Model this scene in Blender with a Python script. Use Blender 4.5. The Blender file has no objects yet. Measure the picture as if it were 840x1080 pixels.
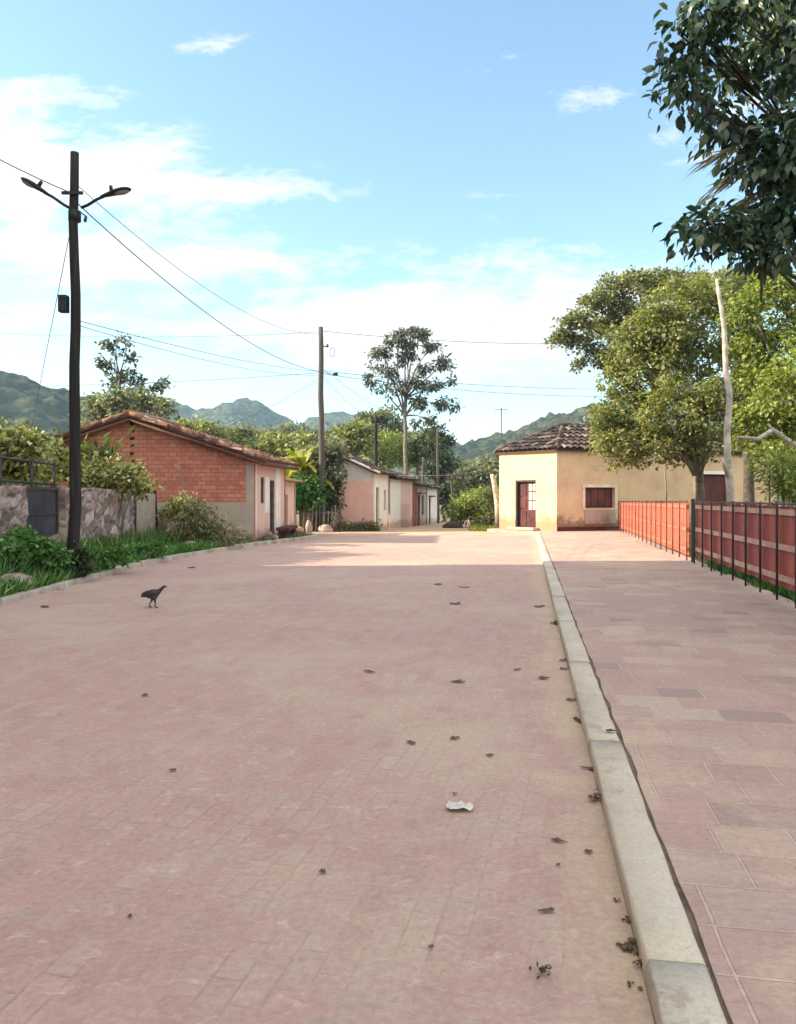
import bpy, bmesh, math, random
import numpy as np
from mathutils import Vector, Matrix, noise
random.seed(7)
rng = np.random.default_rng(11)
S = bpy.context.scene
C = S.collection
PI = math.pi
F, EYE, CX, HY = 810.0, 1.5, 420.0, 522.0

def at(px, py, Y):
    return Vector(((px-CX)/F*Y, Y, EYE-(py-HY)/F*Y))

# ------------------------------------------------------------------ materials
class NT:
    def __init__(s, name):
        s.m = bpy.data.materials.new(name); s.m.use_nodes = True
        s.t = s.m.node_tree; s.t.nodes.clear()
        s.out = s.n('ShaderNodeOutputMaterial')
    def n(s, typ, **kw):
        nd = s.t.nodes.new(typ)
        for k, v in kw.items():
            if k.startswith('i_'):
                nd.inputs[k[2:].replace('_', ' ')].default_value = v
            else: setattr(nd, k, v)
        return nd
    def l(s, a, b): s.t.links.new(a, b)
    def coord(s, kind='Object', scale=(1,1,1), rotz=0.0):
        c = s.n('ShaderNodeTexCoord'); m = s.n('ShaderNodeMapping')
        m.inputs['Scale'].default_value = scale; m.inputs['Rotation'].default_value = (0,0,rotz)
        s.l(c.outputs[kind], m.inputs['Vector']); return m.outputs['Vector']
    def noise(s, vec, scale, detail=6, rough=.6, dist=0.0):
        nd = s.n('ShaderNodeTexNoise'); nd.inputs['Scale'].default_value = scale
        nd.inputs['Detail'].default_value = detail; nd.inputs['Roughness'].default_value = rough
        nd.inputs['Distortion'].default_value = dist
        s.l(vec, nd.inputs['Vector']); return nd.outputs['Fac']
    def ramp(s, fac, stops, interp='LINEAR'):
        r = s.n('ShaderNodeValToRGB'); r.color_ramp.interpolation = interp
        e = r.color_ramp.elements
        while len(e) > 1: e.remove(e[0])
        e[0].position = stops[0][0]; e[0].color = col(stops[0][1])
        for p, c in stops[1:]:
            x = e.new(p); x.color = col(c)
        s.l(fac, r.inputs['Fac']); return r.outputs['Color']
    def mix(s, fac, a, b, mode='MIX'):
        m = s.n('ShaderNodeMix', data_type='RGBA', blend_type=mode)
        for inp, v in ((m.inputs[0], fac), (m.inputs[6], a), (m.inputs[7], b)):
            if hasattr(v, 'links'): s.l(v, inp)
            else: inp.default_value = v if isinstance(v, float) else col(v)
        return m.outputs[2]
    def math(s, op, a, b=0.0, c=0.0, clamp=False):
        m = s.n('ShaderNodeMath', operation=op, use_clamp=clamp)
        for i, v in enumerate((a, b, c)):
            if hasattr(v, 'links'): s.l(v, m.inputs[i])
            else: m.inputs[i].default_value = v
        return m.outputs[0]
    def bump(s, h, strength=.5, dist=.02):
        b = s.n('ShaderNodeBump'); b.inputs['Strength'].default_value = strength; b.inputs['Distance'].default_value = dist
        s.l(h, b.inputs['Height']); return b.outputs['Normal']
    def finish(s, color, rough=.85, normal=None, spec=.3, metal=0.0):
        p = s.n('ShaderNodeBsdfPrincipled')
        if hasattr(color, 'links'): s.l(color, p.inputs['Base Color'])
        else: p.inputs['Base Color'].default_value = col(color)
        if hasattr(rough, 'links'): s.l(rough, p.inputs['Roughness'])
        else: p.inputs['Roughness'].default_value = rough
        p.inputs['Specular IOR Level'].default_value = spec
        p.inputs['Metallic'].default_value = metal
        if normal: s.l(normal, p.inputs['Normal'])
        s.l(p.outputs[0], s.out.inputs['Surface']); return s.m

def col(c):
    if hasattr(c, '__len__'):
        return tuple(c) if len(c) == 4 else (*c, 1.0)
    return (c, c, c, 1.0)

def simple(name, a, b, scale=3.0, rough=.8, bump=.3, bd=.01, spec=.3, metal=0.0, lo=.35, hi=.65):
    t = NT(name); v = t.coord()
    f = t.noise(v, scale)
    c = t.ramp(f, [(lo, a), (hi, b)])
    h = t.noise(v, scale*8, 4)
    return t.finish(c, rough, t.bump(h, bump, bd), spec, metal)

def plaster(name, base, stain, dirt, dirt_z=.5, amount=.5, patch=None):
    """old lime plaster: mottled paint, stains, peeled patches and a dirty foot"""
    t = NT(name); c = t.n('ShaderNodeTexCoord'); v = c.outputs['Object']
    n1 = t.noise(v, 1.3, 8, .65); n2 = t.noise(v, 6, 6, .7)
    k = t.mix(t.math('MULTIPLY', t.math('SMOOTH_MIN', 1.0, t.math('MULTIPLY_ADD', n1, 2.6, -1.0), .1), amount, clamp=True), base, stain)
    sep = t.n('ShaderNodeSeparateXYZ'); t.l(v, sep.inputs[0])
    # vertical run marks
    mp = t.n('ShaderNodeMapping'); mp.inputs['Scale'].default_value = (5, 5, .35); t.l(v, mp.inputs[0])
    st = t.noise(mp.outputs[0], 1.2, 5, .6)
    k = t.mix(t.math('MULTIPLY', t.math('MULTIPLY_ADD', st, 4.0, -2.15, clamp=True), .45), k, stain)
    zz = t.math('ADD', sep.outputs['Z'], t.math('MULTIPLY_ADD', n2, -.9, .45))
    zz = t.math('ADD', zz, t.math('MULTIPLY_ADD', n1, -1.2, .6))
    foot = t.math('SUBTRACT', 1.0, t.math('DIVIDE', zz, dirt_z), clamp=True)
    foot = t.math('MULTIPLY', foot, 2.2, clamp=True)
    k = t.mix(t.math('MULTIPLY', foot, .85), k, dirt)
    if patch:
        pf = t.math('MULTIPLY_ADD', t.noise(v, .9, 7, .7, .5), 9.0, -5.6, clamp=True)
        k = t.mix(pf, k, patch)
    k = t.mix(.25, k, t.ramp(n2, [(.3, (.55,.55,.55)), (.7, (1,1,1))]), 'MULTIPLY')
    return t.finish(k, .9, t.bump(n2, .35, .012), .2)

def brickwall(name, c1, c2, c3, mortar, w=.26, h=.13, ms=.012, dirty=(.24,.11,.08)):
    t = NT(name); v = t.coord('UV')
    b = t.n('ShaderNodeTexBrick'); b.offset = .5
    b.inputs['Color1'].default_value = (0,0,0,1); b.inputs['Color2'].default_value = (1,1,1,1); b.inputs['Mortar'].default_value = (.5,.5,.5,1)
    b.inputs['Scale'].default_value = 1.0; b.inputs['Mortar Size'].default_value = ms; b.inputs['Mortar Smooth'].default_value = .25
    b.inputs['Brick Width'].default_value = w; b.inputs['Row Height'].default_value = h; b.inputs['Bias'].default_value = 0
    wob = t.n('ShaderNodeVectorMath', operation='ADD')
    nz = t.n('ShaderNodeTexNoise'); nz.inputs['Scale'].default_value = 2.0; t.l(v, nz.inputs['Vector'])
    sc = t.n('ShaderNodeVectorMath', operation='SCALE'); sc.inputs['Scale'].default_value = .03; t.l(nz.outputs['Color'], sc.inputs[0])
    t.l(v, wob.inputs[0]); t.l(sc.outputs[0], wob.inputs[1]); t.l(wob.outputs[0], b.inputs['Vector'])
    k = t.ramp(b.outputs['Color'], [(0, c1), (.45, c2), (1, c3)])
    n1 = t.noise(v, .8, 8, .7); n2 = t.noise(v, 9, 5, .7)
    k = t.mix(t.math('MULTIPLY_ADD', n1, 3.0, -1.4, clamp=True), k, dirty)
    k = t.mix(t.math('MULTIPLY_ADD', n2, 2.0, -.75, clamp=True), k, c3)
    k = t.mix(b.outputs['Fac'], k, mortar)
    mp = t.n('ShaderNodeMapping'); mp.inputs['Scale'].default_value = (3.2, .28, 1); t.l(v, mp.inputs[0])
    k = t.mix(t.math('MULTIPLY', t.math('MULTIPLY_ADD', t.noise(mp.outputs[0], 1.3, 8, .7), 9.0, -4.8, clamp=True), .5), k, dirty)
    k = t.mix(t.math('MULTIPLY', t.math('MULTIPLY_ADD', t.noise(v, 2.4, 9, .72), -11.0, 4.7, clamp=True), .55), k, (.50,.33,.26))
    hgt = t.math('SUBTRACT', t.math('MULTIPLY', n2, .4), b.outputs['Fac'])
    return t.finish(k, .92, t.bump(hgt, .7, .02), .15)

def paving(name, w, h, rotz, stops, mortar, ms, dust, dust_amt, spill, flip=False, streak=1.0, edge=None):
    t = NT(name); v = t.coord('Object', rotz=rotz)
    b = t.n('ShaderNodeTexBrick'); b.offset = .5; b.offset_frequency = 2; b.squash = .75; b.squash_frequency = 3
    b.inputs['Color1'].default_value = (0,0,0,1); b.inputs['Color2'].default_value = (1,1,1,1); b.inputs['Mortar'].default_value = (.5,.5,.5,1)
    b.inputs['Scale'].default_value = 1; b.inputs['Mortar Size'].default_value = ms; b.inputs['Mortar Smooth'].default_value = .3
    b.inputs['Brick Width'].default_value = w; b.inputs['Row Height'].default_value = h
    nz = t.n('ShaderNodeTexNoise'); nz.inputs['Scale'].default_value = 1.7; nz.inputs['Detail'].default_value = 3; t.l(v, nz.inputs['Vector'])
    sc = t.n('ShaderNodeVectorMath', operation='SCALE'); sc.inputs['Scale'].default_value = .035; t.l(nz.outputs['Color'], sc.inputs[0])
    ad = t.n('ShaderNodeVectorMath', operation='ADD'); t.l(v, ad.inputs[0]); t.l(sc.outputs[0], ad.inputs[1]); t.l(ad.outputs[0], b.inputs['Vector'])
    k = t.ramp(b.outputs['Color'], stops)
    big = t.noise(v, .35, 6, .6); mid = t.noise(v, 2.2, 8, .68, .6); fine = t.noise(v, 28, 5, .7)
    # layered stone: short worn streaks across each slab
    mp = t.n('ShaderNodeMapping'); mp.inputs['Scale'].default_value = (1.0, 5.0, 1.0) if flip else (5.0, 1.0, 1.0); t.l(v, mp.inputs[0])
    stn = t.noise(mp.outputs[0], 3.0, 7, .75, .8)
    k = t.mix(t.math('MULTIPLY', t.math('MULTIPLY_ADD', stn, 11.0, -6.1, clamp=True), .5*streak), k, stops[-1][1])
    k = t.mix(t.math('MULTIPLY', t.math('MULTIPLY_ADD', stn, -12.0, 5.2, clamp=True), .45*streak), k, stops[0][1])
    jf = t.math('MULTIPLY', b.outputs['Fac'], t.math('MULTIPLY_ADD', mid, 2.2, -.5, clamp=True))
    k = t.mix(jf, k, mortar)
    d = t.math('MULTIPLY_ADD', t.math('ADD', t.math('MULTIPLY', big, .6), t.math('MULTIPLY', mid, .5)), 9.0, -4.8, clamp=True)
    k = t.mix(t.math('MULTIPLY', d, dust_amt), k, dust)
    g = t.math('MULTIPLY_ADD', t.noise(v, 1.1, 9, .72, .4), 7.0, -4.1, clamp=True)
    k = t.mix(t.math('MULTIPLY', g, .35), k, spill)
    if edge:                                   # sand washed against the kerb: lies along the kerb line itself
        s3 = t.n('ShaderNodeSeparateXYZ'); t.l(v, s3.inputs[0])
        dd = t.math('SUBTRACT', t.math('ADD', edge[0], t.math('MULTIPLY', mid, .9)), t.math('ABSOLUTE', t.math('SUBTRACT', s3.outputs[edge[1]], edge[2])))
        k = t.mix(t.math('MULTIPLY', t.math('MULTIPLY', dd, 2.0, clamp=True), .75), k, dust)
    k = t.mix(.5, k, t.ramp(fine, [(.25, (.55,.55,.55)), (.7, (1.1,1.1,1.1))]), 'MULTIPLY')
    hg = t.math('ADD', t.math('MULTIPLY', b.outputs['Fac'], -.7), t.math('ADD', t.math('MULTIPLY', mid, .8), t.math('MULTIPLY', stn, .5)))
    hg = t.math('ADD', hg, t.math('MULTIPLY', fine, .5))
    return t.finish(k, .85, t.bump(hg, .8, .022), .25)

def leafmat(name, stops, trans=.3, rough=.5):
    t = NT(name); g = t.n('ShaderNodeNewGeometry')
    k = t.ramp(g.outputs['Random Per Island'], stops)
    p = t.n('ShaderNodeBsdfPrincipled'); t.l(k, p.inputs['Base Color']); p.inputs['Roughness'].default_value = rough
    p.inputs['Specular IOR Level'].default_value = .5 if 'mango' in name else .35
    tr = t.n('ShaderNodeBsdfTranslucent')
    t.l(t.mix(1.0, k, (1.5,1.6,.6), 'MULTIPLY'), tr.inputs['Color'])
    m = t.n('ShaderNodeMixShader'); m.inputs[0].default_value = trans
    t.l(p.outputs[0], m.inputs[1]); t.l(tr.outputs[0], m.inputs[2]); t.l(m.outputs[0], t.out.inputs['Surface'])
    return t.m

ROAD_A = math.atan(1/6)          # the street runs this much to the right of straight ahead
M = {}
def road_mat():
    t = NT('dusty_pink_pavers'); v = t.coord('Object', rotz=ROAD_A+.075-PI/2); w0 = t.coord('Object')
    b = t.n('ShaderNodeTexBrick'); b.offset = .5
    b.inputs['Color1'].default_value = (0,0,0,1); b.inputs['Color2'].default_value = (1,1,1,1); b.inputs['Mortar'].default_value = (.5,.5,.5,1)
    b.inputs['Scale'].default_value = 1; b.inputs['Mortar Size'].default_value = .007; b.inputs['Mortar Smooth'].default_value = .6
    b.inputs['Brick Width'].default_value = .21; b.inputs['Row Height'].default_value = .105
    nz = t.n('ShaderNodeTexNoise'); nz.inputs['Scale'].default_value = 1.3; nz.inputs['Detail'].default_value = 3; t.l(v, nz.inputs['Vector'])
    sc = t.n('ShaderNodeVectorMath', operation='SCALE'); sc.inputs['Scale'].default_value = .05; t.l(nz.outputs['Color'], sc.inputs[0])
    ad = t.n('ShaderNodeVectorMath', operation='ADD'); t.l(v, ad.inputs[0]); t.l(sc.outputs[0], ad.inputs[1]); t.l(ad.outputs[0], b.inputs['Vector'])
    big = t.noise(w0, .28, 6, .6, .3); mid = t.noise(w0, 1.7, 9, .72, .8); fine = t.noise(w0, 34, 5, .75)
    mp = t.n('ShaderNodeMapping'); mp.inputs['Scale'].default_value = (1.0, 1.7, 1.0); mp.inputs['Rotation'].default_value = (0,0,.08); t.l(w0, mp.inputs[0])
    st = t.noise(mp.outputs[0], 2.6, 9, .74, 1.2); st2 = t.noise(mp.outputs[0], 7.5, 8, .75, .9)
    k = t.ramp(b.outputs['Color'], [(0, (.395,.255,.22)), (.3, (.42,.272,.236)), (.6, (.435,.283,.246)), (.85, (.42,.288,.255)), (1, (.455,.31,.268))])
    k = t.mix(t.math('MULTIPLY', b.outputs['Fac'], t.math('MULTIPLY_ADD', mid, 8.0, -3.7, clamp=True)), k, (.34,.225,.19))
    jm = t.math('MULTIPLY', b.outputs['Fac'], t.math('MULTIPLY_ADD', mid, 8.0, -3.9, clamp=True))
    # worn layers of stone and trodden dust, each with its own outline
    k = t.mix(t.math('MULTIPLY', t.math('MULTIPLY_ADD', st, 11.0, -5.8, clamp=True), .45), k, (.385,.32,.275))
    k = t.mix(t.math('MULTIPLY', t.math('MULTIPLY_ADD', st, -12.0, 5.3, clamp=True), .45), k, (.455,.265,.235))
    k = t.mix(t.math('MULTIPLY', t.math('MULTIPLY_ADD', st2, 14.0, -7.9, clamp=True), .55), k, (.55,.44,.36))
    k = t.mix(t.math('MULTIPLY', t.math('MULTIPLY_ADD', st2, -14.0, 5.9, clamp=True), .55), k, (.29,.235,.205))
    d = t.math('MULTIPLY_ADD', t.math('ADD', t.math('MULTIPLY', big, .65), t.math('MULTIPLY', mid, .45)), 9.0, -4.75, clamp=True)
    k = t.mix(t.math('MULTIPLY', d, .75), k, (.47,.365,.285))
    s3 = t.n('ShaderNodeSeparateXYZ'); t.l(t.coord('Object', rotz=ROAD_A-PI/2), s3.inputs[0])
    dd = t.math('SUBTRACT', t.math('ADD', -.16, t.math('MULTIPLY', mid, .95)), t.math('ADD', s3.outputs['Y'], .36))
    k = t.mix(t.math('MULTIPLY', t.math('MULTIPLY', dd, 3.0, clamp=True), .85), k, (.50,.375,.27))
    k = t.mix(.6, k, t.ramp(fine, [(.28, (.6,.6,.6)), (.68, (1.12,1.12,1.12))]), 'MULTIPLY')
    hg = t.math('ADD', t.math('MULTIPLY', jm, -.28), t.math('ADD', t.math('MULTIPLY', mid, 1.2), t.math('ADD', t.math('MULTIPLY', st2, .9), t.math('MULTIPLY', fine, .7))))
    return t.finish(k, .88, t.bump(hg, .6, .02), .2)
M['road'] = road_mat()
M['slab'] = paving('sidewalk_slabs', .42, .27, ROAD_A,
    [(0, (.31,.225,.205)), (.12, (.39,.26,.225)), (.4, (.425,.28,.237)), (.58, (.405,.272,.235)), (.75, (.385,.28,.245)), (.9, (.45,.325,.26)), (1, (.455,.345,.285))],
    (.53,.42,.34), .008, (.52,.39,.29), .6, (.27,.22,.20), flip=True, streak=.8)
t = NT('kerb_concrete'); v = t.coord()
n1 = t.noise(v, 1.4, 8, .7); n2 = t.noise(v, 7, 8, .72, .5); n3 = t.noise(v, 60, 4, .7)
k = t.ramp(n1, [(.36, (.42,.375,.31)), (.5, (.50,.455,.385)), (.64, (.56,.515,.44))])
k = t.mix(t.math('MULTIPLY', t.math('MULTIPLY_ADD', n2, 11.0, -6.1, clamp=True), .6), k, (.30,.245,.19))
k = t.mix(t.math('MULTIPLY', t.math('MULTIPLY_ADD', n2, -12.0, 4.7, clamp=True), .6), k, (.54,.47,.38))
sz = t.n('ShaderNodeSeparateXYZ'); t.l(v, sz.inputs[0])
k = t.mix(t.math('MULTIPLY', t.math('MULTIPLY_ADD', t.math('ADD', sz.outputs['Z'], t.math('MULTIPLY_ADD', n2, .08, -.04)), -22.0, 1.9, clamp=True), .8), k, (.50,.37,.26))
k = t.mix(.5, k, t.ramp(n3, [(.3, (.62,.62,.62)), (.7, (1.06,1.06,1.06))]), 'MULTIPLY')
M['kerb'] = t.finish(k, .92, t.bump(t.math('ADD', n2, t.math('MULTIPLY', n3, .4)), .7, .012), .15)
M['kerb_old'] = simple('old_kerb_concrete', (.28,.24,.20), (.52,.47,.40), 2.2, .9, .7, .02)
M['dirt'] = simple('sandy_dirt', (.34,.22,.15), (.48,.34,.24), .7, .95, .6, .03)
M['joint'] = simple('dark_joint_soil', (.07,.05,.04), (.16,.115,.085), 9, .95)
t = NT('ground_earth'); v = t.coord()
k = t.ramp(t.noise(v, .25, 8, .65), [(.35, (.30,.20,.13)), (.5, (.16,.14,.07)), (.62, (.07,.10,.03))])
M['ground'] = t.finish(k, .95, t.bump(t.noise(v, 6, 6, .7), .6, .04), .1)
t = NT('verge_earth'); v = t.coord()
k = t.ramp(t.noise(v, .9, 8, .65), [(.32, (.20,.14,.09)), (.46, (.10,.11,.04)), (.6, (.05,.085,.02))])
M['verge'] = t.finish(k, .95, t.bump(t.noise(v, 9, 6, .7), .7, .04), .1)
M['brick'] = brickwall('red_brick', (.36,.10,.075), (.46,.15,.11), (.52,.21,.15), (.24,.13,.105))
M['shade_building'] = plaster('shade_building_plaster', (.62,.56,.46), (.42,.36,.28), (.3,.2,.14), .8)
M['yellow'] = plaster('sunlit_yellow_plaster', (.70,.57,.31), (.58,.44,.24), (.36,.20,.13), .62, .75, (.66,.56,.42))  # sunlit tone of the house paint
M['shaded_yellow'] = plaster('shaded_yellow_plaster', (.62,.445,.28), (.46,.32,.21), (.20,.105,.075), .5, 1.0, (.52,.40,.29))  # same paint as the yellow wall, with its shade put into the colour
M['greyp'] = plaster('grey_plaster', (.40,.33,.28), (.28,.22,.18), (.24,.15,.11), .4, .8)
M['pinkp'] = plaster('pink_plaster', (.62,.38,.33), (.48,.29,.25), (.34,.20,.15), .35, .7)
M['palepink'] = plaster('pale_pink_plaster', (.70,.48,.42), (.56,.37,.31), (.42,.22,.17), .5, .7)
M['whitep'] = plaster('white_plaster', (.78,.74,.68), (.60,.54,.47), (.45,.28,.22), .4, .5)
M['greyw'] = plaster('weathered_white_plaster', (.56,.54,.52), (.33,.31,.30), (.30,.22,.19), .3, .9)
M['surround'] = simple('pale_window_surround', (.50,.41,.32), (.66,.56,.45), 3)
M['redp'] = simple('red_painted_plaster', (.26,.05,.04), (.38,.09,.07), 3)
t = NT('clay_tiles'); g = t.n('ShaderNodeNewGeometry'); v = t.coord()
k = t.ramp(g.outputs['Random Per Island'], [(0, (.10,.05,.04)), (.35, (.24,.11,.075)), (.7, (.34,.19,.13)), (1, (.42,.30,.22))])
k = t.mix(t.math('MULTIPLY_ADD', t.noise(v, 2.5, 7, .7), 3.4, -1.5, clamp=True), k, (.075,.055,.05))
M['tile'] = t.finish(k, .9, t.bump(t.noise(v, 25, 4), .4, .01), .2)
t = NT('old_dark_tiles'); g = t.n('ShaderNodeNewGeometry'); v = t.coord()
k = t.ramp(g.outputs['Random Per Island'], [(0, (.028,.022,.021)), (.4, (.065,.045,.040)), (.75, (.115,.08,.07)), (1, (.25,.20,.175))])
k = t.mix(t.math('MULTIPLY_ADD', t.noise(v, 2.0, 7, .7), 3.4, -1.5, clamp=True), k, (.06,.05,.045))
M['tiledark'] = t.finish(k, .9, t.bump(t.noise(v, 25, 4), .4, .01), .2)
M['underroof'] = simple('roof_boards', (.05,.03,.022), (.09,.055,.04), 4)
M['eave'] = simple('eave_beam_wood', (.10,.045,.035), (.16,.07,.05), 4)
M['dark'] = simple('dark_interior', (.012,.01,.01), (.025,.02,.018), 4)
M['wood'] = simple('weathered_wood', (.10,.075,.06), (.22,.17,.13), 5, .85, .5)
t = NT('pole_wood'); v = t.coord('Object', (14,14,.7))
M['pole'] = t.finish(t.ramp(t.noise(v, 1.4, 7, .7), [(.3, (.010,.009,.009)), (.55, (.022,.019,.018)), (.75, (.055,.047,.042))]), .85, t.bump(t.noise(v, 2.5, 6), .6, .01), .25)
t = NT('pale_pole_wood'); v = t.coord('Object', (10,10,.6))
M['palepole'] = t.finish(t.ramp(t.noise(v, 1.4, 7, .7), [(.3, (.035,.03,.027)), (.6, (.10,.085,.072))]), .85, None, .2)
M['reddoor'] = simple('dark_red_door_paint', (.045,.010,.010), (.10,.020,.018), 3, .6, .3)
M['browndoor'] = simple('red_brown_door_wood', (.055,.016,.013), (.12,.032,.024), 3, .6, .3)
M['lace'] = simple('pale_curtained_glass', (.50,.40,.36), (.66,.58,.54), 5, .5)
M['metal'] = simple('black_iron', (.012,.012,.013), (.03,.027,.025), 6, .5, .2, .005, .5)
M['greymetal'] = simple('dark_grey_lamp_metal', (.01,.01,.011), (.024,.024,.026), 6, .55, .1)
M['lens'] = simple('lamp_glass', (.16,.165,.17), (.26,.26,.26), 6, .25, .05, .002, .5)
M['sheet'] = simple('blue_grey_sheet_metal', (.016,.018,.028), (.045,.045,.06), 2.5, .55, .3)
M['wire'] = simple('cable_rubber', (.05,.05,.052), (.09,.09,.09), 6, .6)
M['porcelain'] = simple('brown_porcelain', (.06,.03,.02), (.09,.05,.03), 6, .3)
t = NT('fence_red_boards'); v = t.coord(); g = t.n('ShaderNodeNewGeometry')
k = t.ramp(g.outputs['Random Per Island'], [(0, (.26,.055,.045)), (.5, (.38,.085,.062)), (1, (.50,.16,.11))])
k = t.mix(t.math('MULTIPLY_ADD', t.noise(v, 3, 7, .7), 3.0, -1.25, clamp=True), k, (.20,.06,.05))
M['redboard'] = t.finish(k, .75, t.bump(t.noise(v, 18, 5), .3, .01), .3)
t = NT('fence_sunlit_boards'); v = t.coord(); g = t.n('ShaderNodeNewGeometry')
k = t.ramp(g.outputs['Random Per Island'], [(0, (.30,.070,.042)), (.5, (.41,.110,.068)), (1, (.54,.20,.135))])
k = t.mix(t.math('MULTIPLY_ADD', t.noise(v, 3, 7, .7), 3.0, -1.4, clamp=True), k, (.36,.08,.045))
M['sunlit_board'] = t.finish(k, .75, t.bump(t.noise(v, 18, 5), .3, .01), .3)  # same boards as the red stretch, sunlight put into the colour
M['rust'] = simple('rusty_iron', (.10,.03,.02), (.20,.065,.04), 6, .7)
M['rail'] = simple('faded_pink_rail', (.42,.22,.17), (.60,.38,.31), 4, .8)
M['railo'] = simple('sunlit_fence_rail', (.38,.10,.062), (.46,.14,.09), 4, .8)  # rail tone follows the sunlit boards
t = NT('rubble_stone'); v = t.coord(); at_ = t.n('ShaderNodeAttribute', attribute_name='stone'); aj = t.n('ShaderNodeAttribute', attribute_name='joint')
k = t.ramp(at_.outputs['Fac'], [(0, (.17,.125,.115)), (.35, (.28,.20,.18)), (.65, (.36,.275,.25)), (1, (.50,.42,.38))])
k = t.mix(t.math('MULTIPLY_ADD', t.noise(v, 5, 8, .75), 7.0, -3.6, clamp=True), k, (.20,.155,.14))
k = t.mix(t.math('MULTIPLY_ADD', t.noise(v, 1.0, 8, .7), 9.0, -5.0, clamp=True), k, (.48,.40,.365))
k = t.mix(aj.outputs['Fac'], k, (.10,.075,.06))
k = t.mix(t.math('MULTIPLY_ADD', t.noise(v, 1.3, 8, .7), -10.0, 4.1, clamp=True), k, (.10,.08,.07))
M['rubble'] = t.finish(k, .92, t.bump(t.noise(v, 14, 6, .75), .8, .03), .15)
M['stone'] = simple('loose_stone', (.20,.15,.13), (.42,.34,.30), 6, .9, .6)
M['benchstone'] = simple('dark_red_bench_stone', (.06,.022,.02), (.13,.05,.042), 6, .9)
M['darkstone'] = simple('dark_boulder', (.03,.025,.022), (.07,.055,.05), 6, .9, .6)
M['bark'] = simple('grey_bark', (.10,.085,.07), (.22,.19,.155), 7, .9, .7, .02)
M['barkdark'] = simple('dark_bark', (.045,.036,.03), (.10,.08,.065), 7, .9, .7, .02)
M['barkpale'] = simple('pale_smooth_bark', (.22,.185,.155), (.50,.45,.39), 6, .8, .4, .01)
M['deadleaf'] = simple('dry_brown_leaf', (.055,.035,.024), (.15,.10,.065), 20, .8)
M['dung'] = simple('dry_dung', (.075,.05,.034), (.17,.115,.075), 30, .95, .8)
M['greenleaf'] = simple('wilted_green_leaf', (.04,.035,.018), (.09,.07,.035), 20, .8)
M['paper'] = simple('crumpled_white_paper', (.40,.37,.34), (.60,.57,.53), 12, .8)
M['feather'] = simple('black_feathers', (.010,.009,.010), (.045,.036,.032), 40, .6, .5, .005, .4)
M['legskin'] = simple('dark_bird_leg', (.05,.04,.03), (.09,.07,.05), 30, .7)
M['comb'] = simple('small_red_comb', (.12,.015,.012), (.18,.02,.018), 30, .6)
G = {
 'mango': [(0, (.014,.028,.022)), (.4, (.030,.065,.042)), (.75, (.062,.11,.062)), (1, (.18,.21,.13))],
 'olive': [(0, (.055,.070,.025)), (.3, (.125,.145,.048)), (.7, (.205,.215,.080)), (1, (.34,.33,.18))],
 'umbrella': [(0, (.045,.062,.026)), (.4, (.120,.135,.055)), (.8, (.20,.205,.095)), (1, (.30,.285,.15))],
 'lime': [(0, (.055,.085,.020)), (.4, (.155,.20,.042)), (.8, (.26,.29,.075)), (1, (.38,.38,.15))],
 'euca': [(0, (.035,.042,.036)), (.45, (.085,.095,.075)), (.8, (.15,.158,.125)), (1, (.27,.27,.23))],
 'yellowish': [(0, (.06,.085,.026)), (.35, (.21,.22,.07)), (.65, (.40,.38,.16)), (1, (.72,.68,.50))],
 'green': [(0, (.016,.055,.014)), (.5, (.045,.13,.03)), (1, (.11,.22,.06))],
 'mid': [(0, (.030,.048,.020)), (.5, (.085,.108,.045)), (1, (.19,.20,.085))],
 'grey': [(0, (.06,.075,.055)), (.5, (.15,.165,.12)), (1, (.29,.30,.22))],
 'weed': [(0, (.020,.070,.014)), (.5, (.060,.165,.030)), (.85, (.12,.25,.06)), (1, (.34,.42,.26))],
 'dryweed': [(0, (.04,.05,.02)), (.5, (.12,.13,.06)), (.85, (.26,.24,.15)), (1, (.50,.46,.36))],
 'banana': [(0, (.12,.17,.025)), (.5, (.34,.33,.05)), (1, (.58,.50,.10))],
 'bananag': [(0, (.025,.11,.025)), (.5, (.065,.19,.045)), (1, (.15,.26,.08))],
 'dead': [(0, (.16,.13,.10)), (.5, (.30,.26,.21)), (1, (.45,.40,.33))],
 'dark': [(0, (.013,.024,.013)), (.5, (.032,.046,.024)), (1, (.08,.095,.048))],
}
for k_ in list(G): M['leaf_'+k_] = leafmat(k_+'_foliage', G[k_], .22 if k_ in ('mango','euca') else .4, .38 if k_ == 'mango' else .5)

# ------------------------------------------------------------------ geometry helpers
def tag(o, label=None, cat=None, group=None, kind=None):
    if label: o['label'] = label
    if cat: o['category'] = cat
    if group: o['group'] = group
    if kind: o['kind'] = kind
    return o

def thing(name, loc, label, cat, group=None):
    o = bpy.data.objects.new(name, None); C.objects.link(o)
    o.location = loc; o.empty_display_size = .2
    return tag(o, label, cat, group)

def finish_mesh(name, me, mat, parent=None, origin=None):
    org = Vector((0,0,0)) if parent is None else parent.matrix_world.translation if False else None
    if parent is not None:
        org = Vector((0,0,0)); p = parent
        while p is not None: org += p.location; p = p.parent
        if origin is not None:
            off = Vector(origin) - org; org = Vector(origin)
        else: off = Vector((0,0,0))
    else:
        org = Vector(origin) if origin is not None else Vector((0,0,0)); off = org
    if org.length > 0: me.transform(Matrix.Translation(-org))
    me.materials.append(M[mat] if isinstance(mat, str) else mat)
    o = bpy.data.objects.new(name, me); C.objects.link(o)
    o.location = off
    if parent is not None: o.parent = parent
    return o

def obj(name, bm, mat, parent=None, origin=None, smooth=False):
    me = bpy.data.meshes.new(name)
    bmesh.ops.recalc_face_normals(bm, faces=bm.faces)
    if smooth:
        for f in bm.faces: f.smooth = True
    bm.to_mesh(me); bm.free()
    return finish_mesh(name, me, mat, parent, origin)

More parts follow.
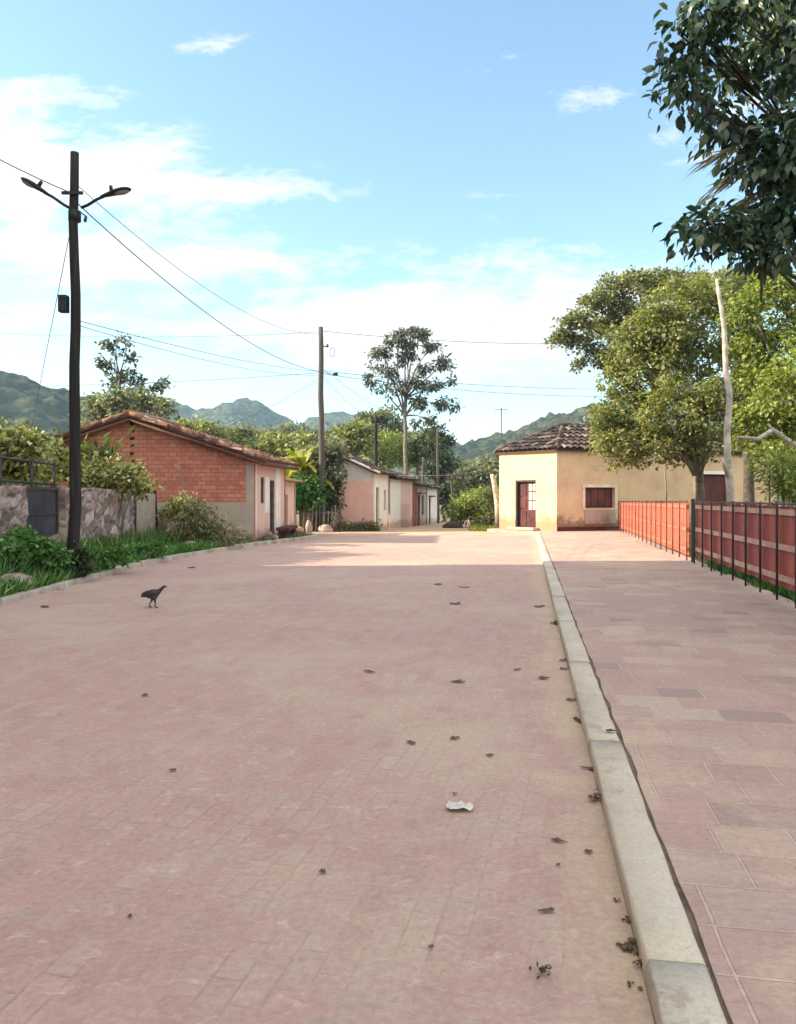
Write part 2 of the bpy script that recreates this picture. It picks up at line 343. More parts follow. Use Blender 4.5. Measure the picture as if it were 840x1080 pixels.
def nb():
    b = bmesh.new(); b.loops.layers.uv.new('UVMap'); return b

def add_box(bm, lo, hi, ax=None, ay=None, org=None, bevel=0.0):
    """box in a local frame: org + ax*x + ay*y + z"""
    ax = Vector(ax) if ax is not None else Vector((1,0,0)); ay = Vector(ay) if ay is not None else Vector((0,1,0)); org = Vector(org) if org is not None else Vector((0,0,0))
    vs = []
    for z in (lo[2], hi[2]):
        for x, y in ((lo[0],lo[1]),(hi[0],lo[1]),(hi[0],hi[1]),(lo[0],hi[1])):
            vs.append(bm.verts.new(org + ax*x + ay*y + Vector((0,0,z))))
    fs = []
    for q in ((0,3,2,1),(4,5,6,7),(0,1,5,4),(1,2,6,5),(2,3,7,6),(3,0,4,7)):
        fs.append(bm.faces.new([vs[i] for i in q]))
    if bevel > 0:
        ed = list({e for f in fs for e in f.edges})
        bmesh.ops.bevel(bm, geom=ed, offset=bevel, segments=2, affect='EDGES', profile=.7)
    return vs

def add_tube(bm, pts, radii, seg=8, caps=True):
    pts = [Vector(p) for p in pts]
    if not hasattr(radii, '__len__'): radii = [radii]*len(pts)
    rings = []
    up = None
    for i, p in enumerate(pts):
        d = (pts[min(i+1, len(pts)-1)] - pts[max(i-1, 0)]).normalized()
        if up is None:
            up = Vector((0,1,0)) if abs(d.y) < .9 else Vector((1,0,0))
        a = d.cross(up)
        if a.length < 1e-5: a = d.cross(Vector((1,0,0)))
        a.normalize(); b = d.cross(a).normalized(); up = a.cross(d).normalized()
        rings.append([bm.verts.new(p + (a*math.cos(2*PI*j/seg) + b*math.sin(2*PI*j/seg))*radii[i]) for j in range(seg)])
    for r0, r1 in zip(rings, rings[1:]):
        for j in range(seg):
            f = bm.faces.new((r0[j], r0[(j+1)%seg], r1[(j+1)%seg], r1[j])); f.smooth = True
    if caps and len(pts) > 1:
        bm.faces.new(rings[0][::-1]); bm.faces.new(rings[-1])

def wall_mesh(p0, p1, z0, ztop, thick, openings=(), uvoff=0.0, step=None):
    """wall from p0 to p1 (plan), thick behind its left side, with rectangular holes and a top line ztop(s);
    the outer face is on the right-hand side going p0->p1"""
    bm = nb(); uv = bm.loops.layers.uv.active
    p0 = Vector((p0[0], p0[1], 0)); p1 = Vector((p1[0], p1[1], 0))
    d = (p1-p0); L = d.length; d.normalize(); n = Vector((-d.y, d.x, 0))
    top = ztop if callable(ztop) else (lambda s: ztop)
    ss = {0.0, L}; zs = {z0}
    for s0, s1, za, zb in openings: ss |= {s0, s1}; zs |= {za, zb}
    if callable(ztop):
        for i in range(1, 24): ss.add(L*i/24)
    ss = sorted(ss); zs = sorted(zs)
    cache = {}
    def V(i, j, k):
        key = (i, j, k)
        if key not in cache:
            s = ss[i]; z = zs[j] if j < len(zs) else top(s)
            cache[key] = bm.verts.new(p0 + d*s + n*(thick*k) + Vector((0,0,z)))
        return cache[key]
    def solid(i, j):
        if i < 0 or i >= len(ss)-1 or j < 0 or j >= len(zs): return False
        sm = (ss[i]+ss[i+1])/2; za = zs[j]; zb = zs[j+1] if j+1 < len(zs) else 1e9
        zm = (za+zb)/2 if zb < 1e8 else za+1e-3
        return not any(a < sm < b and c < zm < e for a, b, c, e in openings)
    def F_(vs):
        f = bm.faces.new(vs)
        for lp in f.loops:
            q = lp.vert.co - p0
            lp[uv].uv = (q.dot(d) + q.dot(n) + uvoff, q.z)
    for i in range(len(ss)-1):
        for j in range(len(zs)):
            if not solid(i, j): continue
            F_((V(i,j,0), V(i+1,j,0), V(i+1,j+1,0), V(i,j+1,0)))
            F_((V(i,j,1), V(i,j+1,1), V(i+1,j+1,1), V(i+1,j,1)))
            if not solid(i-1, j): F_((V(i,j,0), V(i,j+1,0), V(i,j+1,1), V(i,j,1)))
            if not solid(i+1, j): F_((V(i+1,j,0), V(i+1,j,1), V(i+1,j+1,1), V(i+1,j+1,0)))
            if not solid(i, j+1): F_((V(i,j+1,0), V(i+1,j+1,0), V(i+1,j+1,1), V(i,j+1,1)))
            if not solid(i, j-1): F_((V(i,j,0), V(i,j,1), V(i+1,j,1), V(i+1,j,0)))
    return bm

def add_poly_slab(bm, pts, thick):
    """planar polygon in 3D given an even thickness downward"""
    a = [bm.verts.new(Vector(p)) for p in pts]; b = [bm.verts.new(Vector(p) - Vector((0,0,thick))) for p in pts]
    bm.faces.new(a); bm.faces.new(b[::-1])
    for i in range(len(a)):
        j = (i+1) % len(a); bm.faces.new((a[i], b[i], b[j], a[j]))

def tile_roof(pts, eave_dir, spacing=.2, tile=.42, lift=.06, seed=0):
    """barrel tiles over a planar roof polygon: one island per tile, each laid over the next one down"""
    r = random.Random(seed)
    pts = [Vector(p) for p in pts]
    n = Vector((0,0,0))
    for i in range(len(pts)): n += (pts[i]-pts[0]).cross(pts[(i+1)%len(pts)]-pts[0])
    n.normalize()
    if n.z < 0: n = -n
    u = Vector(eave_dir).normalized(); u = (u - n*u.dot(n)).normalized(); v = n.cross(u)
    if v.z < 0: v = -v
    q = [((p-pts[0]).dot(u), (p-pts[0]).dot(v)) for p in pts]
    bm = nb()
    def span(x):
        ys = []
        for i in range(len(q)):
            (x0,y0),(x1,y1) = q[i], q[(i+1)%len(q)]
            if (x0 <= x < x1) or (x1 <= x < x0): ys.append(y0+(y1-y0)*(x-x0)/(x1-x0))
        return (min(ys), max(ys)) if len(ys) > 1 else None
    x = min(a for a,_ in q)+spacing/2; xe = max(a for a,_ in q)
    while x < xe:
        sp = span(x)
        if sp:
            y = sp[0]-.05
            while y < sp[1]-.06:
                y1 = min(y+tile+.06, sp[1]+.02); jx = r.uniform(-.012,.012); jz = r.uniform(-.008,.012)
                w0 = spacing*.47; w1 = spacing*.40
                ra, rb = [], []
                for k in range(6):
                    a = PI*k/5
                    ra.append(bm.verts.new(pts[0] + u*(x+jx+math.cos(a)*w0) + v*y + n*(lift+jz+math.sin(a)*spacing*.38+.02)))
                    rb.append(bm.verts.new(pts[0] + u*(x+jx*.5+math.cos(a)*w1) + v*y1 + n*(lift+jz-.025+math.sin(a)*spacing*.34)))
                for k in range(5):
                    f = bm.faces.new((ra[k], ra[k+1], rb[k+1], rb[k])); f.smooth = True
                y += tile
        x += spacing
    return bm

# ------------------------------------------------------------------ vegetation helpers
def leaf_mesh(name, P, D, N, Ls, Ws, fold=.25, full=False):
    """one small folded leaf per point: P base, D direction, N facing, Ls length, Ws half width"""
    n = len(P)
    D = D/np.linalg.norm(D, axis=1)[:,None]
    S_ = np.cross(D, N); S_ /= (np.linalg.norm(S_, axis=1)[:,None]+1e-9)
    U = np.cross(S_, D)
    L = Ls[:,None]; W = Ws[:,None]
    cr = L*(.05+(.34 if full else .12)*rng.random((n,1))); nv = 8 if full else 5
    tip = P + D*L - U*cr*1.3
    m1 = P + D*L*.30 + U*cr*.2; m2 = P + D*L*.68 + U*cr*.05
    f1 = U*W*fold
    a1 = P + D*L*.26 + S_*W*.92 + f1; a2 = P + D*L*.66 + S_*W*.80 + f1*.8
    b1 = P + D*L*.26 - S_*W*.92 + f1; b2 = P + D*L*.66 - S_*W*.80 + f1*.8
    vs = np.stack([P, a1, a2, tip, b2, b1, m1, m2], 1).reshape(-1, 3)
    base = (np.arange(n)*8)[:,None]
    if not full:
        mid = P + D*L*.5; a = P + D*L*.45 + S_*W + f1; b = P + D*L*.45 - S_*W + f1
        vs = np.stack([P, a, tip, b, mid], 1).reshape(-1, 3); base = (np.arange(n)*5)[:,None]
    T_ = [[0,1,4],[1,2,4],[2,3,4],[3,0,4]] if not full else [[0,1,6],[1,2,7],[1,7,6],[2,3,7],[3,4,7],[4,5,6],[4,6,7],[5,0,6]]
    q = np.concatenate([base+np.array([x]) for x in T_], 1).reshape(-1)
    me = bpy.data.meshes.new(name)
    me.vertices.add(len(vs)); me.vertices.foreach_set('co', vs.astype(np.float32).ravel())
    nl = len(q); me.loops.add(nl); me.loops.foreach_set('vertex_index', q.astype(np.int32))
    nf = nl//3; me.polygons.add(nf)
    me.polygons.foreach_set('loop_start', np.arange(0, nl, 3, dtype=np.int32)); me.polygons.foreach_set('loop_total', np.full(nf, 3, np.int32))
    me.update(); me.validate()
    return me

def crown_mesh(name, blobs, n, leaf, seed, droop=.3, width=.28, twig=1.0, per=26, shell=.45, flat=1.0, full=False):
    """leaves gathered on twigs spread through the volume of the given blobs (centre, radii)"""
    r = np.random.default_rng(seed)
    w = np.array([b[1]**2 for b in blobs]); w /= w.sum()
    nt = max(4, n//per)
    bi = r.choice(len(blobs), nt, p=w)
    ctr = np.array([list(b[0]) for b in blobs])[bi]; rad = np.array([b[1] for b in blobs])[bi]
    d = r.normal(size=(nt,3)); d /= np.linalg.norm(d, axis=1)[:,None]
    d[:,2] = np.where(d[:,2] < -.55, -d[:,2]*.6, d[:,2])
    rr = rad*(shell+(1.06-shell)*r.random(nt)**.6)
    T = ctr + d*rr[:,None]*np.array([1,1,flat])
    tr = leaf*1.5*twig*(.6+.8*r.random(nt))
    k = r.integers(0, nt, n)
    off = r.normal(size=(n,3))*tr[k][:,None]*.62; off[:,2] *= .7
    P = T[k]+off
    D = off/np.linalg.norm(off, axis=1)[:,None]*.8 + d[k]*.5 + r.normal(size=(n,3))*.55; D[:,2] -= droop
    N = r.normal(size=(n,3))*.6 + np.array([0,0,.9]) + d[k]*.4
    Ls = leaf*(.6+.7*r.random(n)); Ws = Ls*width*(.8+.5*r.random(n))
    return leaf_mesh(name, P, D, N, Ls, Ws, full=full)

def B(px, py, Y, rpx, dy=0.0):
    return (at(px, py, Y+dy), rpx/F*(Y+dy))

def blob_set(lst, Y, seed, spread=.5):
    r = random.Random(seed)
    return [B(px, py, Y, rp, r.uniform(-spread, spread)*rp/F*Y*2) for px, py, rp in lst]

def trunk_mesh(base, fork, r0, r1, blobs, seed, nlimb=8, wob=.12, seg=9, limb_r=.5):
    r = random.Random(seed); bm = nb()
    base = Vector(base); fork = Vector(fork); n = 7
    pts = []; rad = []
    for i in range(n+1):
        f = i/n; p = base.lerp(fork, f)
        if 0 < i < n: p += Vector((r.uniform(-wob,wob), r.uniform(-wob,wob), 0))
        pts.append(p); rad.append((r0*(1-f)+r1*f)*(1.35 if i == 0 else 1))
    add_tube(bm, pts, rad, seg)
    bl = sorted(blobs, key=lambda b: -b[1])[:nlimb]
    for c, rb in bl:
        c = Vector(c); st = pts[-1-r.randrange(0, 2)]
        mid = st.lerp(c, .5) + Vector((r.uniform(-.1,.1), r.uniform(-.1,.1), r.uniform(.0,.16)))*(c-st).length
        end = c + Vector((0,0,rb*.3))
        add_tube(bm, [st, st.lerp(mid,.6)+Vector((0,0,.03)), mid, mid.lerp(end,.6), end], [r1*limb_r*1.4, r1*limb_r*1.1, r1*limb_r*.8, r1*limb_r*.45, r1*limb_r*.15], 6)
        for _ in range(3):
            q = Vector((r.gauss(0,1), r.gauss(0,1), r.gauss(.2,.7))).normalized()*rb*.85
            add_tube(bm, [mid.lerp(end,.5), c+q*.5+Vector((0,0,.05*rb)), c+q], [r1*limb_r*.45, r1*limb_r*.25, r1*limb_r*.08], 5)
    return bm

def tree(name, label, cat, base, fork, r0, r1, blobs, n, leaf, leafm, barkm, seed, group=None, **kw):
    t_ = thing(name, base, label, cat, group)
    lk = {k: kw.pop(k) for k in ('nlimb','wob','limb_r') if k in kw}
    obj('trunk', trunk_mesh(base, fork, r0, r1, blobs, seed, **lk), barkm, t_)
    finish_mesh('crown', crown_mesh('crown', blobs, n, leaf, seed, **kw), leafm, t_)
    return t_

def bush(name, label, cat, blobs, n, leaf, leafm, seed, group=None, z=0.0, stems=5, **kw):
    b0 = blobs[0]; xs = sum(b[0].x for b in blobs)/len(blobs); ys = sum(b[0].y for b in blobs)/len(blobs)
    base = Vector((xs, ys, z)); t_ = thing(name, base, label, cat, group)
    r = random.Random(seed); bm = nb()
    for c, rb in blobs[:max(stems, 1)]:
        st = base+Vector((r.uniform(-.12,.12), r.uniform(-.12,.12), -.03)); c = Vector(c)
        add_tube(bm, [st, st.lerp(c,.5)+Vector((r.uniform(-.1,.1),r.uniform(-.1,.1),.1)), c], [.03, .02, .008], 5)
    obj('stem', bm, 'bark', t_)
    finish_mesh('foliage', crown_mesh('foliage', blobs, n, leaf, seed, **kw), leafm, t_)
    return t_

# ------------------------------------------------------------------ ground
def gz(y): return -.02*min(max(0, y-30), 60)

def sheet(name, pts, z, mat, drape=False, smooth=False):
    bm = nb(); f = bm.faces.new([bm.verts.new((x, y, z+(gz(y) if drape else 0))) for x, y in pts])
    if f.normal.z < 0: f.normal_flip()
    f.normal_update()
    bmesh.ops.triangulate(bm, faces=[f])
    return tag(obj(name, bm, mat), kind='structure')

bm = nb(); rows = [-280, 30, 40, 60, 90, 1580]
vr = [[bm.verts.new((x, y, gz(y)-.03)) for x in (-1580, 0, 1580)] for y in rows]
for a, b in zip(vr, vr[1:]):
    for i in range(2): bm.faces.new((a[i], a[i+1], b[i+1], b[i]))
tag(obj('ground', bm, 'ground'), kind='structure')

def kx(y): return .365 + (y+.0)/6.0      # road-side foot line of the right kerb
KL = [(-5.4,-6), (-5.42,10.5), (-5.4,16.2), (-5.05,19.0), (-4.5,21.4), (-3.7,24), (-2.93,26.6), (-2.72,28.4)]
sheet('road', KL[:] + [(kx(28.6), 28.6), (kx(-6), -6)], 0, 'road')
sheet('dirt_street', [(-30,28.6), (-12,28.55), (3,28.5), (8,28.5), (8,31.0), (4.6,32.6), (5.6,38)] + [(9,60),(13,88),(7,88),(4.0,60),(1.2,45),(-.6,38),(-1.4,34.2),(-6,33.2),(-30,34)], -.012, 'dirt', drape=False)
# lower the dirt street with the ground
o = bpy.data.objects['dirt_street']
me = o.data; bmm = bmesh.new(); bmm.from_mesh(me)
bmesh.ops.subdivide_edges(bmm, edges=bmm.edges, cuts=6, use_grid_fill=True)
for v_ in bmm.verts: v_.co.z = gz(v_.co.y)-.012
bmm.to_mesh(me); bmm.free()

# right kerb: concrete lengths with joints; sidewalk set back by an open joint
HK = .075
dirv = Vector((1/6, 1, 0)).normalized(); nrm = Vector((dirv.y, -dirv.x, 0))
bm = nb(); s = -6.2; L_ = 29.4/dirv.y
org = Vector((kx(0), 0, 0))
while s < L_:
    e = min(s+2.15, L_)
    k_ = max(2, int((e-s)/.16)); prev = None; prof = [(0,-.05),(.003,HK*.55),(.006,HK-.009),(.015,HK),(.172,HK+.001),(.182,HK-.005),(.185,-.05)]; dz = random.uniform(-.004,.004); dx = random.uniform(-.004,.004)
    for i_ in range(k_+1):
        a_ = s+(e-.007-s)*i_/k_; ring = []
        for j_, (px_, pz_) in enumerate(prof):
            jt = .0 if pz_ < 0 else .006*noise.noise(Vector((a_*3.1, j_*1.7, 2)))+.005*noise.noise(Vector((a_*11, j_*2.3, 7)))
            ring.append(bm.verts.new(org+dirv*a_+nrm*(px_+dx+jt)+Vector((0,0,pz_+(dz+jt*.6 if pz_ > 0 else 0)))))
        if prev:
            for j_ in range(len(prof)-1): bm.faces.new((prev[j_], prev[j_+1], ring[j_+1], ring[j_])).smooth = True
        else: bm.faces.new(ring)
        prev = ring
    bm.faces.new(prev[::-1])
    s = e
tag(obj('kerb', bm, 'kerb'), kind='structure')
bm = nb(); add_box(bm, (-6.2, -.02, -.04), (L_, .25, HK-.008), dirv, nrm, org+nrm*.06)
tag(obj('kerb_joint', bm, 'joint'), kind='structure')
def off(y, d): p = org + dirv*(y/dirv.y) + nrm*d; return (p.x, p.y)
def fx(y): return 5.1+.18*(y-9.86)       # fence line
side = [off(-6.2,.196), off(29.4,.195), (4.6,31.1), (3.75,32.3), (4.2,33.0), (6.4,30.6), (9.1,31.6), (fx(30)+.25,30), (fx(9)+.12,9), (fx(-6)+.12,-6)]
# jagged mortar edge along the joint
jag = []
y = -6.2
while y < 29.0:
    jag.append(off(y, .190+random.choice((0,.0,.004,.012))+random.uniform(0,.004))); y += random.uniform(.06,.3)
bm = nb(); pts = jag + side[1:]
f = bm.faces.new([bm.verts.new((x, y, HK)) for x, y in pts]); f.normal_update()
if f.normal.z < 0: f.normal_flip()
r_ = bmesh.ops.extrude_face_region(bm, geom=[f]); 
for e in r_['geom']:
    if isinstance(e, bmesh.types.BMVert): e.co.z = -.05
bmesh.ops.triangulate(bm, faces=bm.faces)
tag(obj('sidewalk', bm, 'slab'), kind='structure')

# left kerb and verge
bm = nb()
for (x0,y0),(x1,y1) in zip(KL, KL[1:]):
    a = Vector((x0,y0,0)); b = Vector((x1,y1,0)); d = (b-a).normalized(); nn = Vector((-d.y, d.x, 0)); L = (b-a).length
    s = 0
    while s < L-.02:
        e = min(s+random.uniform(.7,1.1), L)
        if L-e < .15: e = L
        add_box(bm, (s+.004, random.uniform(-.012,.012), -.05), (e-.006, .17+random.uniform(-.02,.02), .095+random.uniform(-.022,.012)), d, nn, a, bevel=.014)
        s = e
tag(obj('verge_kerb', bm, 'kerb_old'), kind='structure')
VP = [(x-.09, y) for x, y in KL[:-1]] + [(-2.85,28.3), (-4.3,28.9), (-12.5,28.9), (-12.5,-6)]
bm = nb(); f = bm.faces.new([bm.verts.new((x, y, .06)) for x, y in VP]); f.normal_update()
if f.normal.z < 0: f.normal_flip()
bmesh.ops.triangulate(bm, faces=[f])
tag(obj('verge_ground', bm, 'verge'), kind='structure')

def grass(name, pts_fn, n, h, mat, seed, wide=.012):
    r = np.random.default_rng(seed); P = []
    while len(P) < n:
        q = pts_fn(r)
        if q is not None: P.append(q)
    P = np.array(P); D = r.normal(size=(n,3))*.45; D[:,2] = 1
    N = r.normal(size=(n,3)); N[:,2] *= .2
    Ls = h*(.4+1.0*r.random(n)**1.5)
    return tag(finish_mesh(name, leaf_mesh(name, P, D, N, Ls, np.full(n, wide)*(.6+.8*r.random(n))), mat), kind='stuff')

def kl_x(y):
    for (x0,y0),(x1,y1) in zip(KL, KL[1:]):
        if y0 <= y <= y1: return x0+(x1-x0)*(y-y0)/(y1-y0)
    return KL[-1][0]
WALLX = -7.05
def verge_pt(r):
    y = 9.5+14.2*r.random(); x = WALLX+.1+(kl_x(y)-.2-WALLX)*r.random()**.8
    if noise.noise(Vector((x*1.1, y*.7, 3.1))) < -.25+.5*(y > 20): return None
    return (x, y, .06)
grass('verge_grass', verge_pt, 24000, .22, 'leaf_weed', 5)
def wall_foot(r):
    y = 9.5+13.2*r.random(); x = WALLX+.12+.9*r.random()**1.6
    if noise.noise(Vector((x*1.6, y*1.1, 6.1))) < -.02: return None
    return (x, y, .06)
grass('tall_verge_grass', wall_foot, 7000, .48, 'leaf_weed', 31, .014)
grass('dry_verge_stalks', wall_foot, 1400, .6, 'leaf_dryweed', 32, .007)
def under_fence(r):
    y = 8.6+7.5*r.random(); x = fx(y)+.1+.5*r.random()
    if noise.noise(Vector((x*2, y*1.3, 8))) < -.1: return None
    return (x, y, -.03)
grass('fence_foot_grass', under_fence, 4000, .24, 'leaf_green', 6, .016)
def yard(r):
    y = 5+24*r.random(); x = fx(y)+.5+7*r.random()
    return (x, y, -.03)
grass('yard_grass', yard, 7000, .22, 'leaf_mid', 8, .018)
def farfoot(r):
    y = 33+10*r.random(); x = 3.2+1.9*r.random()+(y-34)*.1
    return (x, y, gz(y)-.02)
grass('roadside_grass', farfoot, 3000, .25, 'leaf_lime', 9, .02)
def leftfoot(r):
    y = 22.5+6*r.random(); x = kl_x(y)-.25-1.0*r.random()
    if noise.noise(Vector((x*1.5, y*1.3, 8))) < -.05: return None
    return (x, y, .06)
grass('dry_verge_grass', leftfoot, 1800, .16, 'leaf_dryweed', 19, .012)
def rowfoot(r):
    u = r.random(); y = 33.2+1.0*r.random(); x = -4.4+3.6*r.random()
    return (x, y, gz(y)-.02)
grass('house_foot_grass', rowfoot, 1500, .2, 'leaf_mid', 21, .014)

# ------------------------------------------------------------------ brick house
bh = thing('brick_house', (-8.3, 24, .05), 'bare red brick gable house with tiled roof beside the left verge', 'house')
GX0, GX1, GY = -12.1, -4.5, 24.0
EZ, RZ = 2.66, 3.92
gable = lambda s: EZ + (RZ-EZ)*(1-abs(s-3.8)/3.8)
obj('brick_gable', wall_mesh((GX0,GY), (GX1,GY), 0.0, gable, .2), 'brick', bh)
for i in range(9):
    z = 3.68-.235*i; bm = nb()
    add_box(bm, (-8.38+.02*(i%2), GY-.004, z), (-8.24, GY+.02, z+.10)); obj('vent_hole', bm, 'dark', bh)  # dark boxes set proud; the shade of open gaps is their colour
bm = nb(); add_box(bm, (GX0+.02, GY-.022, 0), (GX1-.001, GY-.001, 1.27)); add_box(bm, (GX1-.24, GY-.022, 1.2705), (GX1-.001, GY-.001, 2.64))
obj('grey_render', bm, 'greyp', bh)
e1 = Vector((GX1+.4, GY+4.0, 0))
SW0, SW1 = (GX1,GY+.201), (GX1+.4,GY+4.0)
obj('side_wall', wall_mesh(SW0, SW1, 0.0, EZ-.02, .18, [(.62,1.05,1.22,2.08), (1.72,2.28,.12,2.0)]), 'palepink', bh)
d = (Vector((*SW1,0))-Vector((*SW0,0))).normalized(); nn = Vector((d.y,-d.x,0)); o0 = Vector((*SW0,0))
wn = obj('window', (lambda b: (add_box(b, (.66,-.12,1.26), (1.01,-.08,2.04), d, nn, o0), b)[1])(nb()), 'dark', bh)
b = nb()
for a in ((.62,-.10,1.22,.66,-.03,2.08),(1.01,-.10,1.22,1.05,-.03,2.08),(.661,-.10,2.04,1.009,-.03,2.08),(.661,-.10,1.22,1.009,-.03,1.26),(.82,-.075,1.261,.85,-.05,2.039)): add_box(b, a[:3], a[3:], d, nn, o0)
obj('window_frame', b, 'wood', wn)
b = nb(); add_box(b, (1.76,-.12,.12), (2.24,-.09,1.96), d, nn, o0); dr = obj('door', b, 'dark', bh)
b = nb()
for a in ((1.72,-.12,.12,1.76,-.01,2.0),(2.24,-.12,.12,2.28,-.01,2.0),(1.761,-.12,1.96,2.239,-.01,2.0)): add_box(b, a[:3], a[3:], d, nn, o0)
obj('door_frame', b, 'wood', dr)
b = nb(); add_box(b, (2.34,.002,.05), (3.0,.03,2.5), d, nn, o0); obj('white_pilaster', b, 'whitep', bh)
b = nb(); add_box(b, (1.1,.003,.9), (1.6,.012,2.1), d, nn, o0); add_box(b, (.02,.003,.05), (.12,.02,2.6), d, nn, o0); obj('pale_trim', b, 'whitep', bh)
obj('back_wall', wall_mesh((GX1+.4,GY+4.0), (GX0,GY+4.0), 0.0, lambda s: EZ+(RZ-EZ)*max(0, 1-abs(s-4.2)/4.2), .2), 'brick', bh)
obj('left_wall', wall_mesh((GX0,GY+4.0), (GX0,GY+.201), 0.0, EZ-.02, .2), 'brick', bh)
sl = (RZ-EZ)/3.8
R0, R1 = Vector((-8.3, GY-.32, RZ+.05)), Vector((-8.1, GY+4.35, RZ+.05))
E0 = Vector((GX1+.42, GY-.32, EZ+.05-.42*sl)); E1 = Vector((GX1+.85, GY+4.35, EZ+.05-.42*sl))
W0 = Vector((GX0-.4, GY-.32, EZ+.05-.4*sl)); W1 = Vector((GX0-.4, GY+4.35, EZ+.05-.4*sl))
rf = obj('roof_deck', (lambda b: (add_poly_slab(b, [R0,E0,E1,R1], .05), add_poly_slab(b, [R0-Vector((.002,0,0)),R1-Vector((.002,0,0)),W1,W0], .05), b)[2])(nb()), 'underroof', bh)
bm = tile_roof([E0,E1,R1,R0], E1-E0, .21, .4, .03, 1); bm2 = tile_roof([W0,W1,R1,R0], W1-W0, .21, .4, .03, 2)
obj('roof_tiles', bm, 'tile', rf); obj('roof_tiles', bm2, 'tile', rf)
bm = nb(); add_tube(bm, [R0+Vector((0,0,.07)), R0.lerp(R1,.5)+Vector((0,0,.075)), R1+Vector((0,0,.07))], .11, 8)
for (p_, q_) in ((R0,E0),(R0,W0)):
    n_ = 11
    for i in range(n_):
        a = p_.lerp(q_, i/n_)+Vector((0,.05,.07)); c_ = p_.lerp(q_, (i+1.12)/n_)+Vector((0,.05,.055)); add_tube(bm, [a, c_], [.075,.095], 7)
obj('ridge_tiles', bm, 'tile', rf)
bm = nb()
for (p_, q_) in ((R0,E0),(R0,W0)):
    a = p_+Vector((0,.06,-.13)); c_ = q_+Vector((0,.06,-.13)); add_tube(bm, [a, c_], .065, 4)
a = E0+Vector((-.03,0,-.12)); c_ = E1+Vector((-.03,0,-.12)); add_tube(bm, [a,c_], .06, 4)
obj('eave_beam', bm, 'eave', rf)

# lean-to behind the brick house
lt = thing('lean_to', (-4.5, 29.3, .0), 'small low adobe lean-to with pale roof at the far end of the brick house', 'shed')
LT0, LT1 = (-4.5,28.55), (-4.02,30.2)
obj('wall', wall_mesh(LT0, LT1, -.05, 2.0, .15, [(.5,.95,0.05,1.5)]), 'palepink', lt)
obj('wall', wall_mesh((-5.6,28.55), (-4.51,28.55), -.05, 2.0, .15), 'greyp', lt)
obj('wall', wall_mesh((-4.02,30.2), (-5.6,30.2), -.05, 2.0, .15), 'greyp', lt)
bm = nb(); add_poly_slab(bm, [(-5.8,28.4,2.45),(-4.1,28.4,2.04),(-3.65,30.45,2.04),(-5.8,30.45,2.45)], .04)
rl = obj('roof', bm, 'tile', lt)
bm = nb(); add_box(bm, (-4.55,28.75,0), (-4.5,30.0,1.9)); obj('dark_doorway', bm, 'dark', lt)
sb = nb()
add_box(sb, (-4.02,25.3,.32), (-3.58,27.5,.42), bevel=.015); add_box(sb, (-3.98,25.5,.05), (-3.62,25.75,.319)); add_box(sb, (-3.98,27.05,.05), (-3.62,27.3,.319))
tag(obj('stone_bench', sb, 'benchstone', origin=(-3.8,26.4,.05)), 'low dark red stone bench against the brick house side wall below its door', 'bench')

# ------------------------------------------------------------------ low boundary wall on the left
def rubble_wall(name, y0, y1, ztop, label, seed, mat='rubble', x=WALLX):
    st = .05; bm = nb(); ny = int((y1-y0)/st); nz = int(ztop/st); g = []
    l1 = bm.verts.layers.float.new('stone'); l2 = bm.verts.layers.float.new('joint')
    for i in range(ny+1):
        row = []
        for j in range(nz+1):
            y = y0+(y1-y0)*i/ny; z = .02+ztop*j/nz
            q = Vector((y*3.0+.5*noise.noise(Vector((y*2.5, z*2.5, 3))), z*5.2+.6*noise.noise(Vector((y*2.5, z*2.5, 9))), seed*.0+.3))
            dd, pp = noise.voronoi(q); e = min(1, (dd[1]-dd[0])*3.0)
            dx = .055*e**.6*(.5+.5*noise.cell(pp[0]*7.3))+.02*noise.noise(Vector((y*9, z*11, seed)))
            if mat != 'rubble': dx *= .35
            if j == nz: z += .09*noise.noise(Vector((y*2.2, seed, 1)))+.06*noise.noise(Vector((y*7, seed, 1)))
            w_ = bm.verts.new((x+dx, y, z)); w_[l1] = .5+.5*noise.cell(pp[0]*3.7+Vector((5,1,2))); w_[l2] = max(0, 1-e*2.6); row.append(w_)
        g.append(row)
    bk = [[bm.verts.new((x-.34, v.co.y, v.co.z)) for v in row] for row in g]
    for i in range(ny):
        for j in range(nz):
            bm.faces.new((g[i][j], g[i+1][j], g[i+1][j+1], g[i][j+1])); bm.faces.new((bk[i][j], bk[i][j+1], bk[i+1][j+1], bk[i+1][j]))
        bm.faces.new((g[i][nz], g[i+1][nz], bk[i+1][nz], bk[i][nz]))
    for i in (0, ny):
        for j in range(nz): bm.faces.new((g[i][j], g[i][j+1], bk[i][j+1], bk[i][j]))
    return tag(obj(name, bm, mat, origin=(x, (y0+y1)/2, .02)), label, 'wall')
rubble_wall('rubble_wall', 12.3, 14.55, 1.62, 'pale rubble garden wall left of the dark sheet metal panel', 1)
rubble_wall('rubble_wall', 14.551, 16.15, .62, 'low rubble sill wall under the dark sheet metal panel', 2)
rubble_wall('rubble_wall', 16.25, 20.5, 1.62, 'long rubble garden wall right of the lamp pole with overgrown top', 3)
rubble_wall('rubble_wall', 20.75, 22.3, 1.5, 'short rubble wall between two dark wooden posts', 4, 'greyp')
rubble_wall('rubble_wall', 22.6, 23.8, 1.0, 'lowest rubble wall stub beside the brick house', 5)
